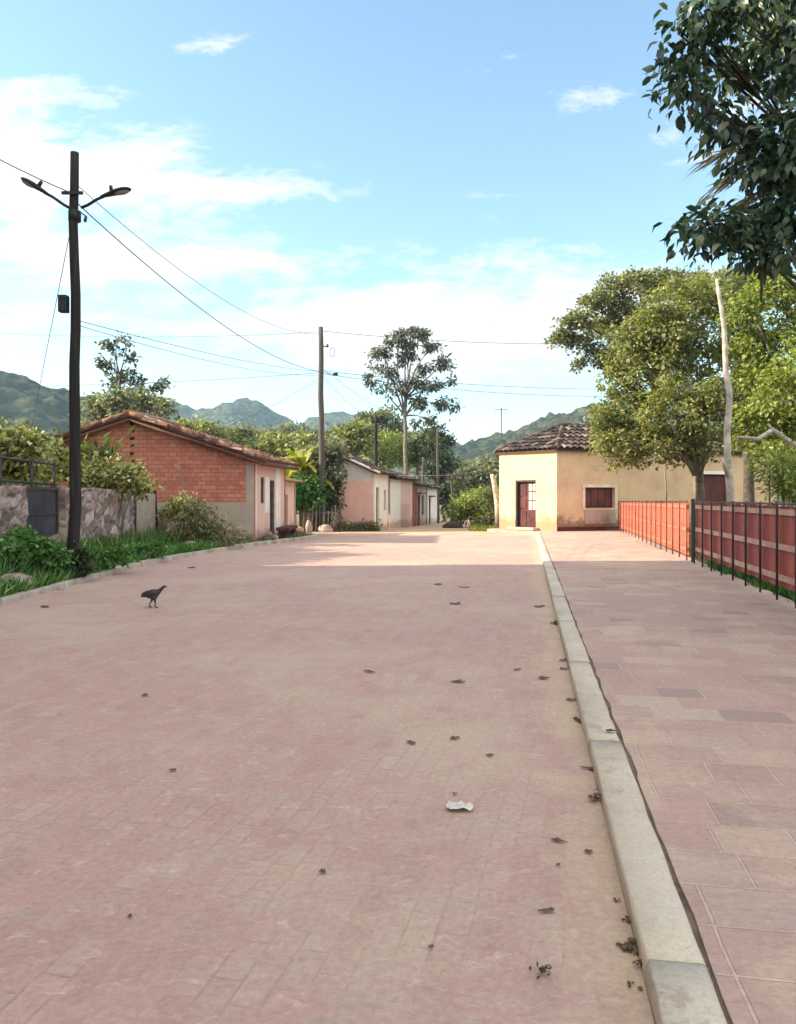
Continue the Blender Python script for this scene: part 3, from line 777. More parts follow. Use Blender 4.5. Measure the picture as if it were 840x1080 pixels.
for (y_, h_, lab) in ((20.62, 1.75, 'dark wooden gate post at the right end of the long rubble wall'), (22.45, 1.65, 'dark wooden gate post nearest the brick house')):
    bm = nb(); add_tube(bm, [(WALLX-.1,y_,0),(WALLX-.09,y_+.01,h_*.5),(WALLX-.11,y_,h_)], [.12,.11,.10], 8)
    tag(obj('gate_post', bm, 'pole', origin=(WALLX-.1,y_,0)), lab, 'post')
sp = thing('sheet_panel', (WALLX-.1, 15.35, .65), 'dark blue grey sheet metal panel set in the garden wall behind the lamp pole', 'panel')
bm = nb(); add_box(bm, (WALLX-.14,14.62,.66), (WALLX-.11,16.08,1.60)); obj('sheet', bm, 'sheet', sp)
bm = nb()
for y0,y1,z0,z1 in ((14.56,14.62,.66,1.66),(16.08,16.14,.66,1.66),(14.621,16.079,1.60,1.66),(14.621,16.079,1.1,1.13)): add_box(bm, (WALLX-.16,y0,z0), (WALLX-.08,y1,z1))
obj('panel_frame', bm, 'metal', sp)
tr_ = thing('iron_trellis', (WALLX-.2, 14.4, 1.6), 'black iron trellis rail standing on the garden wall by the lamp pole', 'trellis')
for y_ in (12.6, 14.0, 15.2, 16.2):
    bm = nb(); add_tube(bm, [(WALLX-.2,y_,1.3),(WALLX-.2,y_,2.25)], .03, 6); obj('upright', bm, 'metal', tr_)
bm = nb()
for z in (1.78, 2.2): add_tube(bm, [(WALLX-.2,12.3,z+.04),(WALLX-.2,14.2,z-.02),(WALLX-.2,16.3,z-.06)], .025, 6)
obj('rail', bm, 'metal', tr_)

# ------------------------------------------------------------------ row of houses beyond the pole
def gzp(x, y): return gz(y)-.03
HW = [(-4.35,34.5), (-1.1,34.5), (-.46,37.7), (-3.7,37.7)]
hw = thing('gabled_house', (-2.8,35.8,gz(36)), 'small house with weathered white gable over a pink front just right of the second pole', 'house')
apx = 1.62
gab = lambda s: 2.50 + .72*(1-abs(s-apx)/apx)
obj('front_wall', wall_mesh(HW[0], HW[1], -.2, gab, .18, [(.55,1.30,-.1,1.95)]), 'greyw', hw)
bm = nb(); add_box(bm, (-2.80,34.48,-.2), (-1.11,34.499,2.12)); obj('pink_front', bm, 'pinkp', hw)
bm = nb(); add_box(bm, (-3.04,34.46,-.2), (-2.801,34.499,2.16)); obj('white_pillar', bm, 'whitep', hw)
bm = nb(); add_box(bm, (-3.82,34.60,-.1), (-3.03,34.64,1.97)); obj('door', bm, 'dark', hw)
obj('side_wall', wall_mesh((-1.1+.036,34.681), HW[2], -.25, 2.46, .18, [(.35,1.0,-.15,1.85),(2.0,2.5,.75,1.75)]), 'whitep', hw)
bm = nb(); sd = (Vector((*HW[2],0))-Vector((-1.064,34.681,0))).normalized(); sn = Vector((sd.y,-sd.x,0)); so = Vector((-1.064,34.681,0))
add_box(bm, (.35,-.14,-.15), (1.0,-.10,1.85), sd, sn, so); obj('door', bm, 'dark', hw)
bm = nb(); add_box(bm, (2.0,-.14,.75), (2.5,-.10,1.75), sd, sn, so); obj('window', bm, 'dark', hw)
obj('back_wall', wall_mesh(HW[2], HW[3], -.25, gab, .18), 'greyw', hw)
obj('left_wall', wall_mesh(HW[3], HW[0], -.25, 2.46, .18), 'greyw', hw)
R0, R1 = Vector((-2.73,34.2,3.32)), Vector((-2.1,38.0,3.32)); s_ = .72/1.62
E0, E1 = Vector((-.80,34.2,3.32-1.93*s_)), Vector((-.05,38.0,3.32-1.93*s_)); W0, W1 = Vector((-4.7,34.2,3.32-1.97*s_)), Vector((-4.0,38.0,3.32-1.97*s_))
rf = obj('roof_deck', (lambda b: (add_poly_slab(b, [R0,E0,E1,R1], .05), add_poly_slab(b, [R0-Vector((.002,0,0)),R1-Vector((.002,0,0)),W1,W0], .05), b)[2])(nb()), 'underroof', hw)
obj('roof_tiles', tile_roof([E0,E1,R1,R0], E1-E0, .21, .4, .03, 3), 'tiledark', rf); obj('roof_tiles', tile_roof([W0,W1,R1,R0], W1-W0, .21, .4, .03, 4), 'tiledark', rf)
bm = nb()
for q_ in (E0, W0): add_tube(bm, [R0+Vector((0,-.02,.02)), q_+Vector((0,-.02,.02))], .055, 4)
obj('white_verge_board', bm, 'whitep', rf)

def row_house(name, label, p0, p1, h, mat, seed, openings, depth=3.2, roof='tiledark', extras=(), pitch=.32):
    t_ = thing(name, (p0[0]-depth/2, (p0[1]+p1[1])/2, gz(p0[1])-.03), label, 'house')
    zb = gz(p1[1])-.1
    obj('front_wall', wall_mesh(p0, p1, zb, h, .18, [(a,b,zb+.05+c,e) for a,b,c,e,_ in openings]), mat, t_)
    d = (Vector((*p1,0))-Vector((*p0,0))).normalized(); n = Vector((d.y,-d.x,0)); o0 = Vector((*p0,0)); L = (Vector((*p1,0))-o0).length
    for a,b,c,e,nm in openings:
        bm = nb(); add_box(bm, (a,-.13,zb+.05+c), (b,-.09,e), d, n, o0)
        q = obj(nm, bm, 'browndoor' if nm == 'door' else 'dark', t_)
        bm = nb()
        add_box(bm, (a+.001,-.085,zb+.05+c), (a+.05,-.01,e-.001), d, n, o0); add_box(bm, (b-.05,-.085,zb+.05+c), (b-.001,-.01,e-.001), d, n, o0); add_box(bm, (a+.051,-.085,e-.05), (b-.051,-.01,e-.001), d, n, o0)
        obj(nm+'_frame', bm, 'wood', q)
    k0 = o0-n*depth; k1 = o0+d*L-n*depth
    mid0, mid1 = o0-n*depth/2, o0+d*L-n*depth/2
    rise = pitch*depth/2
    gl = lambda s: h+rise*(1-abs(s-depth/2)/(depth/2))
    obj('end_wall', wall_mesh((k0.x,k0.y), (p0[0]-n.x*.002,p0[1]-n.y*.002), zb, gl, .16), mat, t_)
    obj('end_wall', wall_mesh(p1, (k1.x,k1.y), zb, gl, .16), mat, t_)
    obj('back_wall', wall_mesh((k1.x,k1.y), (k0.x,k0.y), zb, h, .16), mat, t_)
    o_ = .3; a0 = o0-d*.12+n*o_; a1 = o0+d*(L+.12)+n*o_; z0 = h-o_*pitch+.04; z1 = h+rise+.04
    E0 = Vector((a0.x,a0.y,z0)); E1 = Vector((a1.x,a1.y,z0)); m0 = mid0-d*.12; m1 = mid1+d*.12
    R0 = Vector((m0.x,m0.y,z1)); R1 = Vector((m1.x,m1.y,z1)); b0 = k0-d*.12-n*o_; b1 = k1+d*(.12)-n*o_
    W0 = Vector((b0.x,b0.y,z0)); W1 = Vector((b1.x,b1.y,z0))
    bm = nb(); add_poly_slab(bm, [R0,E0,E1,R1], .05); ee = n*.002; add_poly_slab(bm, [R0-ee,R1-ee,W1,W0], .05)
    rf = obj('roof_deck', bm, 'underroof', t_)
    obj('roof_tiles', tile_roof([E0,E1,R1,R0], d, .21, .4, .03, seed), roof, rf); obj('roof_tiles', tile_roof([W0,W1,R1,R0], d, .21, .4, .03, seed+1), roof, rf)
    for nm, lo, hi, m in extras:
        bm = nb(); add_box(bm, lo, hi, d, n, o0); obj(nm, bm, m, t_)
    return t_
row_house('row_house', 'long pale pink house with peeling base in the far left row', (-.40,38.1), (.94,44.7), 2.36, 'palepink', 20,
    [(1.2,1.8,.9,1.75,'window')], extras=[('cream_wall_band', (.02,.002,-.25), (2.6,.02,2.3), 'whitep'), ('pink_base_patch', (2.62,.002,-.25), (5.2,.02,1.0), 'pinkp'), ('red_pillar', (6.2,.002,-.3), (6.5,.06,2.3), 'redp')])
row_house('row_house', 'low brown house with dark doorway between pale pink and white far houses', (1.0,45.0), (1.82,49.1), 2.1, 'greyp', 24,
    [(.8,1.7,0,1.5,'door'), (2.4,3.1,.7,1.5,'window')], extras=[('porch_lintel', (.4,.002,1.55), (2.0,.35,1.66), 'wood'), ('red_pillar', (.1,.002,-.3), (.35,.06,1.9), 'redp')])
row_house('row_house', 'farthest small white house at the end of the left row', (1.9,49.5), (2.75,54), 2.0, 'whitep', 28,
    [(.6,1.4,0,1.3,'door')], extras=[('porch_lintel', (.4,.002,1.35), (1.7,.3,1.46), 'wood')])

# palisade and stones at the corner plot
pf = thing('stake_fence', (-4.0, 32.2, 0), 'rough grey wooden stake fence under the banana plants by the second pole', 'fence')
r = random.Random(3)
bm = nb()
add_tube(bm, [(-5.9,32.34,.75),(-4.2,32.3,.72),(-2.4,32.3,.76)], .03, 5); obj('rail', bm, 'wood', pf)
for i in range(21):
    x = -5.8+i*.168; h = r.uniform(.8,1.25); b = nb()
    add_tube(b, [(x,32.25,-.08),(x+r.uniform(-.03,.03),32.25+r.uniform(-.02,.02),h)], [.045*r.uniform(.7,1.2),.035], 6)
    obj('stake', b, 'wood' if i%5 else 'palepole', pf)
def stone_bm(c, s, seed):
    bm = nb(); bmesh.ops.create_icosphere(bm, subdivisions=2, radius=1)
    for v in bm.verts:
        k = 1+.35*noise.noise(v.co*1.3+Vector((seed*3.1,0,0)))
        v.co = Vector(c)+Vector((v.co.x*s[0]*k, v.co.y*s[1]*k, v.co.z*s[2]*k))
    return bm
for i,(px,py,Y,s,mt,lab) in enumerate([
    (283,566,25.6,(.22,.18,.15),'stone','pale broken stone on the verge beside the brick house kerb'),
    (290,569,25.0,(.14,.12,.10),'stone','small pale stone next to the larger broken stone on the verge'),
    (326,552,31.2,(.13,.12,.34),'stone','upright whitish marker stone in front of the stake fence'),
    (312,556,30.9,(.36,.2,.2),'pinkp','pinkish rubble block left of the whitish marker stone'),
    (344,554,32.0,(.3,.2,.22),'stone','pale rubble block at the foot of the second pole'),
    (478,557,39.5,(.5,.3,.24),'darkstone','low dark boulder in the middle of the far dirt street'),
    (14,594,11.6,(.30,.22,.16),'stone','pale broken stone in the weeds at the left edge'),
    (26,589,12.0,(.22,.18,.12),'stone','small flat stone beside the weeds at the left edge'),
    (201,572,20.6,(.2,.18,.14),'stone','grey stone at the kerb below the dry roadside shrub'),
    ]):
    p = at(px,py,Y); z = (.06 if p.x < -3.4 and Y < 29 else gz(Y)-.02)
    tag(obj('stone', stone_bm((p.x,p.y,z+s[2]*.55), s, i), mt, origin=(p.x,p.y,z), smooth=True), lab, 'stone')

# ------------------------------------------------------------------ yellow corner house
yh = thing('corner_house', (9.0,34.0,.1), 'yellow plastered corner house with a sunlit and a shaded wall and dark tiled roof', 'house')
A_, L0, R_ = Vector((6.2,30,0)), Vector((4.25,32.2,0)), Vector((16.8,34.08,0))
Rb, Lb = Vector((14.9,39.0,0)), Vector((5.2,37.2,0))
WZ = 3.28
fl = (A_-L0).length
obj('yellow_wall', wall_mesh(L0[:2], A_[:2], 0, WZ, .3, [(.86,1.92,.13,2.10)]), 'yellow', yh)
d1 = (A_-L0).normalized(); n1 = Vector((d1.y,-d1.x,0))
d2 = (R_-A_).normalized(); n2 = Vector((d2.y,-d2.x,0))
obj('shaded_yellow_wall', wall_mesh((A_+d2*.001-n2*.0)[:2], R_[:2], 0, WZ, .3, [(1.30,2.72,.98,1.80),(6.95,8.65,.12,2.38)]), 'shaded_yellow', yh)
obj('end_wall', wall_mesh(R_[:2], Rb[:2], 0, WZ-.01, .3), 'shaded_yellow', yh); obj('back_wall', wall_mesh(Rb[:2], Lb[:2], 0, WZ-.01, .3), 'shaded_yellow', yh); obj('street_wall', wall_mesh(Lb[:2], (L0+Vector((.05,.1,0)))[:2], -.3, WZ-.01, .3), 'yellow', yh)
# door
q = thing('x', (0,0,0), '', ''); bpy.data.objects.remove(q)
bm = nb(); add_box(bm, (.92,-.22,.13), (1.38,-.17,2.03), d1, n1, L0)
dl = obj('door', bm, 'browndoor', yh)
bm = nb()
for z0,z1 in ((.22,.85),(.95,1.35),(1.45,1.93)): add_box(bm, (.99,-.168,z0), (1.31,-.15,z1), d1, n1, L0)
obj('door_panel', bm, 'reddoor', dl)
bm = nb(); add_box(bm, (1.384,-.22,.13), (1.86,-.17,2.03), d1, n1, L0); dr = obj('door', bm, 'browndoor', yh); tag(dr, 'door leaf with pale glazed panes')
bm = nb()
for z0,z1 in ((.90,1.24),(1.29,1.62),(1.67,1.95)):
    add_box(bm, (1.44,-.168,z0), (1.61,-.155,z1), d1, n1, L0); add_box(bm, (1.65,-.168,z0), (1.82,-.155,z1), d1, n1, L0)
obj('door_glass', bm, 'lace', dr)
bm = nb()
for z0,z1 in ((.2,.5),(.55,.85)): add_box(bm, (1.44,-.168,z0), (1.82,-.15,z1), d1, n1, L0)
obj('door_panel', bm, 'reddoor', dr)
bm = nb()
for a in ((.861,-.26,.13,.92,-.04,2.099),(1.86,-.26,.13,1.919,-.04,2.099),(.921,-.26,2.03,1.859,-.04,2.099)): add_box(bm, a[:3], a[3:], d1, n1, L0)
obj('door_frame', bm, 'metal', yh)
bm = nb(); add_box(bm, (.7,.002,.09), (2.05,.35,.19), d1, n1, L0, bevel=.01); obj('doorstep', bm, 'kerb', yh)
# window
bm = nb(); add_box(bm, (1.32,-.20,1.0), (2.70,-.15,1.78), d2, n2, A_); wn = obj('window', bm, 'reddoor', yh)
bm = nb()
for i in range(4): add_box(bm, (1.36+i*.335,-.148,1.06), (1.64+i*.335,-.13,1.72), d2, n2, A_)
obj('shutter_panel', bm, 'browndoor', wn)
bm = nb()
for a in ((1.18,.002,.90,1.299,.03,1.92),(2.721,.002,.90,2.84,.03,1.92),(1.30,.002,1.801,2.72,.03,1.92)): add_box(bm, a[:3], a[3:], d2, n2, A_)
obj('window_surround', bm, 'surround', wn)
bm = nb(); add_box(bm, (1.28,.002,.34), (2.74,.04,.90), d2, n2, A_); obj('render_panel', bm, 'greyp', yh)
bm = nb(); add_box(bm, (.03,.003,.02), (2.9,.018,.24), d2, n2, A_); obj('dark_skirting', bm, 'reddoor', yh)
# red gate door at the far end of the shaded yellow wall
bm = nb(); add_box(bm, (7.0,-.2,.12), (7.79,-.15,2.33), d2, n2, A_); gd = obj('gate_leaf', bm, 'reddoor', yh)
bm = nb(); add_box(bm, (7.80,-.2,.12), (8.60,-.15,2.33), d2, n2, A_); obj('gate_leaf', bm, 'reddoor', yh)
bm = nb()
for a in ((6.8,.002,.1,6.949,.03,2.52),(8.651,.002,.1,8.8,.03,2.52),(6.95,.002,2.381,8.65,.03,2.52)): add_box(bm, a[:3], a[3:], d2, n2, A_)
obj('gate_surround', bm, 'whitep', yh)
# hipped roof
cA = A_+n2*.10+n1*.10; cL = L0+n1*.10-d1*.1; cR = R_+n2*.10+d2*.25; cRb = Rb-n2*.2+d2*.25; cLb = Lb-n2*.2-Vector((.25,0,0))
def z_(v, z): return Vector((v.x, v.y, z))
EZ_ = WZ-.02
P1 = Vector((7.05,32.9,4.42)); P2 = P1+d2*7.2
bm = nb(); add_poly_slab(bm, [z_(cA,EZ_), z_(cR,EZ_), P2, P1], .06); add_poly_slab(bm, [z_(cL,EZ_), z_(cA,EZ_)-d1*.004, P1-d1*.004], .06)
add_poly_slab(bm, [z_(cR,EZ_)+d2*.004, z_(cRb,EZ_), P2+d2*.004], .06); add_poly_slab(bm, [z_(cRb,EZ_), z_(cLb,EZ_), P1-n2*.004, P2-n2*.004], .06); add_poly_slab(bm, [z_(cLb,EZ_), z_(cL,EZ_)-d1*.006, P1-d1*.008], .06)
rf = obj('roof_deck', bm, 'underroof', yh)
obj('roof_tiles', tile_roof([z_(cA,EZ_), z_(cR,EZ_), P2, P1], d2, .29, .42, .05, 31), 'tiledark', rf)
obj('roof_tiles', tile_roof([z_(cL,EZ_), z_(cA,EZ_), P1], d1, .25, .42, .03, 32), 'tiledark', rf)
obj('roof_tiles', tile_roof([z_(cLb,EZ_), z_(cL,EZ_), P1], cL-cLb, .25, .42, .03, 33), 'tiledark', rf)
bm = nb()
for p_, q_ in ((P1,P2),(z_(cA,EZ_),P1),(z_(cL,EZ_),P1)):
    n_ = max(3, int((q_-p_).length/.42))
    for i in range(n_): add_tube(bm, [p_.lerp(q_,i/n_)+Vector((0,0,.10)), p_.lerp(q_,(i+1.1)/n_)+Vector((0,0,.085))], [.10,.085], 7)
obj('ridge_tiles', bm, 'tiledark', rf)

# ------------------------------------------------------------------ fence on the right
def fence(name, label, y0, y1, step, bm_mat, rail_mat, h0, h1, base, board=.115, inset=.0, post_mat='metal'):
    f0 = Vector((fx(y0)+inset, y0, 0)); f1 = Vector((fx(y1)+inset, y1, 0)); d = (f1-f0).normalized(); n = Vector((-d.y, d.x, 0)); L = (f1-f0).length
    t_ = thing(name, f0.lerp(f1,.5)+Vector((0,0,.1)), label, 'fence')
    k = int(round(L/step)); hh = lambda s: h0+(h1-h0)*s/L
    for i in range(k+1):
        s = L*i/k; h = hh(s); bm = nb()
        jl = random.uniform(-.012,.012)
        add_tube(bm, [f0+d*s+n*.05+Vector((0,0,-.02)), f0+d*s+n*.05+Vector((0,0,h*.6)), f0+d*(s+jl)+n*.05+Vector((0,0,h+.0)), f0+d*(s+jl)+n*.048+Vector((0,0,h+.012)), f0+d*(s+jl)+n*.03+Vector((0,0,h+.018))], .017, 6)
        obj('post', bm, post_mat, t_)
    for i in range(k):
        s0 = L*i/k+.03; s1 = L*(i+1)/k-.03; bm = nb(); nbd = max(3, int((s1-s0)/board)); w = (s1-s0)/nbd
        for j in range(nbd):
            a = s0+j*w; h = hh(a)
            add_box(bm, (a+.004, -.012+random.uniform(-.004,.004), base+random.uniform(-.01,.01)), (a+w-.004, .008, h-.025+random.uniform(-.012,.008)), d, n, f0)
        obj('board_panel', bm, bm_mat, t_)
    for z in (.115, .50, .935):
        bm = nb()
        for i in range(k):
            s0 = L*i/k+.025; s1 = L*(i+1)/k-.025
            za = base+(hh(s0)-base-.04)*z; zb = base+(hh(s1)-base-.04)*z
            vs = add_box(bm, (s0, .0125, -.04), (s1, .035, .04), d, n, f0)
            for v in vs: v.co.z += za if (v.co-f0).dot(d) < (s0+s1)/2 else zb
        obj('rail', bm, rail_mat, t_)
    bm = nb(); add_tube(bm, [f0+n*.05+Vector((0,0,h0+.0)), f1+n*.05+Vector((0,0,h1+.0))], .016, 6)
    nsp = int(L/.16)
    obj('top_pipe', bm, 'metal', t_)
    return t_
fence('board_fence', 'dark red board fence with black iron posts and pale rails, nearest stretch', 4.2, 15.9, .80, 'redboard', 'rail', 1.40, 1.36, .26)
fence('board_fence', 'sunlit orange board fence running from the black gate jamb to the corner house', 16.7, 30.6, .86, 'sunlit_board', 'railo', 1.36, 1.24, .18, post_mat='rust')
jb = nb(); add_box(jb, (fx(16.3)-.032,16.27,0), (fx(16.3)+.032,16.33,1.42), bevel=.01)
tag(obj('gate_jamb', jb, 'metal', origin=(fx(16.3),16.3,0)), 'thick black post standing between the red and the orange fence', 'post')

# ------------------------------------------------------------------ poles, lamps
def pole_mesh(base, top, r0, r1, lean=0, seed=0):
    r = random.Random(seed); bm = nb(); base = Vector(base); top = Vector(top)
    pts = [base.lerp(top, i/12)+Vector((r.uniform(-.02,.02), r.uniform(-.02,.02), 0))*(0 < i < 12) for i in range(13)]
    add_tube(bm, pts, [r0+(r1-r0)*i/12 for i in range(13)], 12); return bm
PY = 13.6
pb = Vector((at(79,607,PY).x, PY, .05)); zt = at(78,161,PY).z
sl_ = thing('street_lamp_pole', pb, 'tall dark wooden utility pole with two street lamps standing on the left verge', 'utility pole')
obj('pole', pole_mesh(pb, (at(79,161,PY).x, PY, zt), .105, .072, seed=2), 'pole', sl_)
def lamp(side, arm0, arm1, head_end, tilt):
    a0, a1, h = at(*arm0, PY-.08), at(*arm1, PY-.2), at(*head_end, PY-.3)
    bm = nb(); add_tube(bm, [a0, a0.lerp(a1,.3)+Vector((0,0,-.01)), a0.lerp(a1,.7)+Vector((0,0,.01)), a1], .026, 7)
    arm = obj('lamp_arm', bm, 'greymetal', sl_)
    bm = nb(); ax = (h-a1); L = ax.length; ax.normalize()
    sd = ax.cross(Vector((0,0,1))).normalized(); up = sd.cross(ax)
    prof = [(-.12,.03,.03),(0,.04,.04),(.25,.065,.055),(.5,.10,.062),(.75,.11,.052),(.92,.08,.034),(1.0,.025,.012)]
    rings = []
    for f, w, hh in prof:
        c = a1+ax*(L*f); ring = []
        for j in range(12):
            an = 2*PI*j/12; y_ = math.sin(an); ring.append(bm.verts.new(c+sd*(w*math.cos(an))+up*(hh*y_*(1.0 if y_ > 0 else .45))))
        rings.append(ring)
    for r0, r1 in zip(rings, rings[1:]):
        for j in range(12):
            f = bm.faces.new((r0[j], r0[(j+1)%12], r1[(j+1)%12], r1[j])); f.smooth = True
    bm.faces.new(rings[0][::-1]); bm.faces.new(rings[-1])
    c = a1+ax*(L*.3)+up*.045; add_tube(bm, [c, c+up*.10], [.035,.03], 8)
    hd = obj('lamp_head', bm, 'greymetal', arm)
    bm = nb(); rings = []
    for f, w, dp in [(.4,.02,.0),(.5,.07,.02),(.7,.082,.032),(.86,.055,.025),(.93,.012,.008)]:
        c = a1+ax*(L*f)-up*.022; rings.append([bm.verts.new(c+sd*(w*math.cos(PI*j/6))-up*(dp*math.sin(PI*j/6))) for j in range(7)])
    for r0, r1 in zip(rings, rings[1:]):
        for j in range(6): f = bm.faces.new((r0[j], r0[j+1], r1[j+1], r1[j])); f.smooth = True
    obj('lamp_lens', bm, 'lens', arm)
lamp(1, (86,219), (110,207), (138,199), 0); lamp(-1, (77,221), (47,203), (22,188), 0)
bm = nb(); p_ = at(79,228,PY); add_tube(bm, [p_-Vector((0,0,.09)), p_+Vector((0,0,.09))], .108, 12); p2 = at(79,206,PY)
add_box(bm, (p2.x-.18,PY-.13,p2.z-.025), (p2.x+.19,PY-.09,p2.z+.025)); obj('clamp', bm, 'greymetal', sl_)
bm = nb(); p_ = at(69,322,PY); add_box(bm, (p_.x-.06,PY-.17,p_.z-.15), (p_.x+.09,PY-.02,p_.z+.15), bevel=.02); obj('junction_box', bm, 'greymetal', sl_)
bm = nb(); p_ = at(91,228,PY); add_tube(bm, [p_, p_-Vector((.02,0,.10))], [.025,.03], 8); add_tube(bm, [at(84,224,PY)-Vector((0,.1,0)), p_], .012, 5); obj('insulator', bm, 'porcelain', sl_)

P2Y = 33.0
b2 = Vector((at(340,558,P2Y).x, P2Y, gz(33)-.03))
up_ = thing('utility_pole', b2, 'leaning grey wooden utility pole standing at the far left street corner', 'utility pole')
obj('pole', pole_mesh(b2, at(338.5,345,P2Y), .15, .10, seed=5), 'palepole', up_)
bm = nb(); p_ = at(339,366,P2Y); add_tube(bm, [p_+Vector((0,-.1,0)), p_+Vector((.28,-.1,.01))], .025, 6); add_tube(bm, [p_+Vector((.28,-.1,-.03)), p_+Vector((.28,-.1,.1))], [.05,.04], 8); obj('bracket', bm, 'greymetal', up_)
bm = nb(); c = at(351,372,P2Y)
add_tube(bm, [c+Vector((.14*math.cos(2*PI*i/16)*.8, -.1, .2*math.sin(2*PI*i/16))) for i in range(17)], .012, 5, False); obj('cable_loop', bm, 'wire', up_)
bm = nb(); c = at(354,395,P2Y); add_tube(bm, [c-Vector((.1,0,0)), c+Vector((.1,0,.02))], [.06,.07], 8); add_tube(bm, [at(339,393,P2Y)-Vector((0,.1,0)), c], .012, 5); obj('splice_box', bm, 'greymetal', up_)

def plain_pole(px, ytop, ybase, Y, r0, r1, label, mat='palepole', name='utility_pole', extra=None):
    b = at(px, ybase, Y); b.z = gz(Y)-.03; tp = at(px-.3, ytop, Y)
    t_ = thing(name, b, label, 'pole' if name != 'utility_pole' else 'utility pole')
    obj('pole', pole_mesh(b, tp, r0, r1, seed=int(px)), mat, t_)
    bm = nb(); add_box(bm, (tp.x-.25,tp.y-.05,tp.z-.3), (tp.x+.25,tp.y+.05,tp.z-.22)); obj('cross_arm', bm, mat, t_)
    for sx in (-.2, .2):
        bm = nb(); add_tube(bm, [(tp.x+sx,tp.y,tp.z-.22),(tp.x+sx,tp.y,tp.z-.08)], [.03,.025], 6); obj('insulator', bm, 'porcelain', t_)
    return t_
plain_pole(397, 440, 556, 38.6, .11, .08, 'thin grey pole in front of the white side wall of the gabled house', 'pole')
plain_pole(447, 482, 551, 49.0, .12, .09, 'short pale post in front of the low brown far house')
plain_pole(462, 452, 551, 55.0, .12, .09, 'pale pole at the end wall of the farthest white house')
plain_pole(477, 500, 553, 42.0, .07, .06, 'slim tan post beside the dark boulder on the dirt street')
ab = at(529,470,36.0); an = thing('antenna_mast', Vector((ab.x,36.0,gz(36)-.03)), 'thin television antenna mast rising behind the left end of the corner house', 'antenna')
bm = nb(); add_tube(bm, [(ab.x,36.0,gz(36)-.03),(ab.x,36.0,at(529,430,36).z)], .022, 6); obj('mast', bm, 'metal', an)
bm = nb(); z = at(529,432,36).z
add_tube(bm, [(ab.x-.3,36,z),(ab.x+.3,36,z)], .012, 5)
for i in range(6): add_tube(bm, [(ab.x-.28+i*.11,35.75+i*.02,z),(ab.x-.28+i*.11,36.25-i*.02,z)], .008, 4)
obj('aerial', bm, 'metal', an)

# ------------------------------------------------------------------ cables
def cable(a, b, sag, label, r=.011, n=28):
    r *= .8
    a, b = Vector(a), Vector(b); bm = nb()
    add_tube(bm, [a.lerp(b,i/n)-Vector((0,0,sag*4*(i/n)*(1-i/n))) for i in range(n+1)], r, 5)
    return tag(obj('power_line', bm, 'wire', origin=a), label, 'cable')
P1t = lambda y: at(79, y, PY); P2t = lambda y: at(339.5, y, P2Y)
cable(P1t(205), at(-60,135,PY-1.0), .05, 'cable leaving the lamp pole top towards the left edge of the photo', .012)
cable(P1t(212), P2t(392), .62, 'thicker sagging cable from the lamp pole down to the second pole', .014)
cable(P1t(193), P2t(352), .75, 'thin upper cable from the lamp pole to the top of the second pole', .009)
cable(P1t(337), P2t(392), .16, 'lower faint cable from mid lamp pole to the second pole', .009)
cable(P1t(342), P2t(396), .26, 'lowest faint cable from mid lamp pole to the second pole', .008)
cable(P1t(220), at(22,394,16.5)+Vector((-.3,.9,-1.6)), .0, 'steep stay wire from the lamp pole down behind the garden wall', .009)
cable(P2t(349), at(900,336,40), .9, 'highest horizontal cable running right from the second pole top to the trees', .014)
cable(P2t(350), at(-80,346,34), .3, 'high horizontal cable running left from the second pole top', .010)
cable(P2t(391), at(800,404,44), .55, 'upper cable of the pair running right below the sky towards the corner house trees', .015)
cable(P2t(394), at(800,409,42), .7, 'lower cable of the pair running right towards the corner house trees', .015)
cable(P2t(393), at(-120,408,33), .2, 'low horizontal cable running left over the brick house', .012)
cable(P2t(397), (-6.2,26.5,3.75), .15, 'service cable slanting from the second pole to the brick house roof', .010)
cable(P2t(395), at(397,444,38.6), .25, 'cable slanting down from the second pole to the thin grey pole', .011)
cable(P2t(388), at(462,456,55), .5, 'cable from the second pole to the pale pole at the farthest white house', .012)
cable(at(394,500,37.9)+Vector((0,-.1,0)), at(476,501,42), .05, 'pale level cable crossing in front of the far row houses', .014).data.materials[0] = M['rail']

# ------------------------------------------------------------------ trees on the right
# dark broad-leaved tree close by
Ym = 7.4
bl = blob_set([(775,10,42),(825,15,50),(880,40,90),(732,22,24),(716,40,12),(745,62,30),(715,66,9),(795,75,40),(850,60,40),(718,96,17),(706,98,8),(748,112,22),(778,140,24),(756,132,12),(824,158,26),(850,190,40),(806,182,20),(783,168,14),(733,250,17),(718,250,9),(752,236,18),(768,240,22),(800,243,28),(838,238,34),(760,264,14),(806,270,15),(832,268,14),(870,150,60),(780,262,13)], Ym, 1, .7)
nt = tree('broadleaf_tree', 'near dark green broad-leaved tree hanging into the upper right corner', 'tree', (5.75,8.6,-.03), (5.3,8.1,3.6), .24, .17, bl, 8600, .122, 'leaf_mango', 'barkdark', 41, droop=.95, width=.22, twig=.8, per=16, shell=.1, full=True, nlimb=26, limb_r=.17)
bm = None
def frond(path, nst, seed, name='dry_frond'):
    r = np.random.default_rng(seed); P=[];D=[];Ls=[]
    for i in range(nst):
        f = r.random(); a = Vector(path[0]).lerp(Vector(path[1]), f*.8); dd = (Vector(path[1])-Vector(path[0])).normalized()
        P.append(list(a+Vector(r.normal(size=3)*.02))); D.append(list(dd+Vector((0,0,-.15))+Vector(r.normal(size=3)*.12))); Ls.append(.32*(.6+.6*r.random()))
    P=np.array(P);D=np.array(D);Ls=np.array(Ls)
    return finish_mesh(name, leaf_mesh(name, P, D, r.normal(size=(nst,3)), Ls, np.full(nst,.009)), 'leaf_dead', nt)
frond((at(790,148,Ym), at(742,172,Ym)), 36, 1); frond((at(795,170,Ym), at(741,208,Ym)), 46, 2); frond((at(830,190,Ym), at(770,218,Ym)), 46, 3)
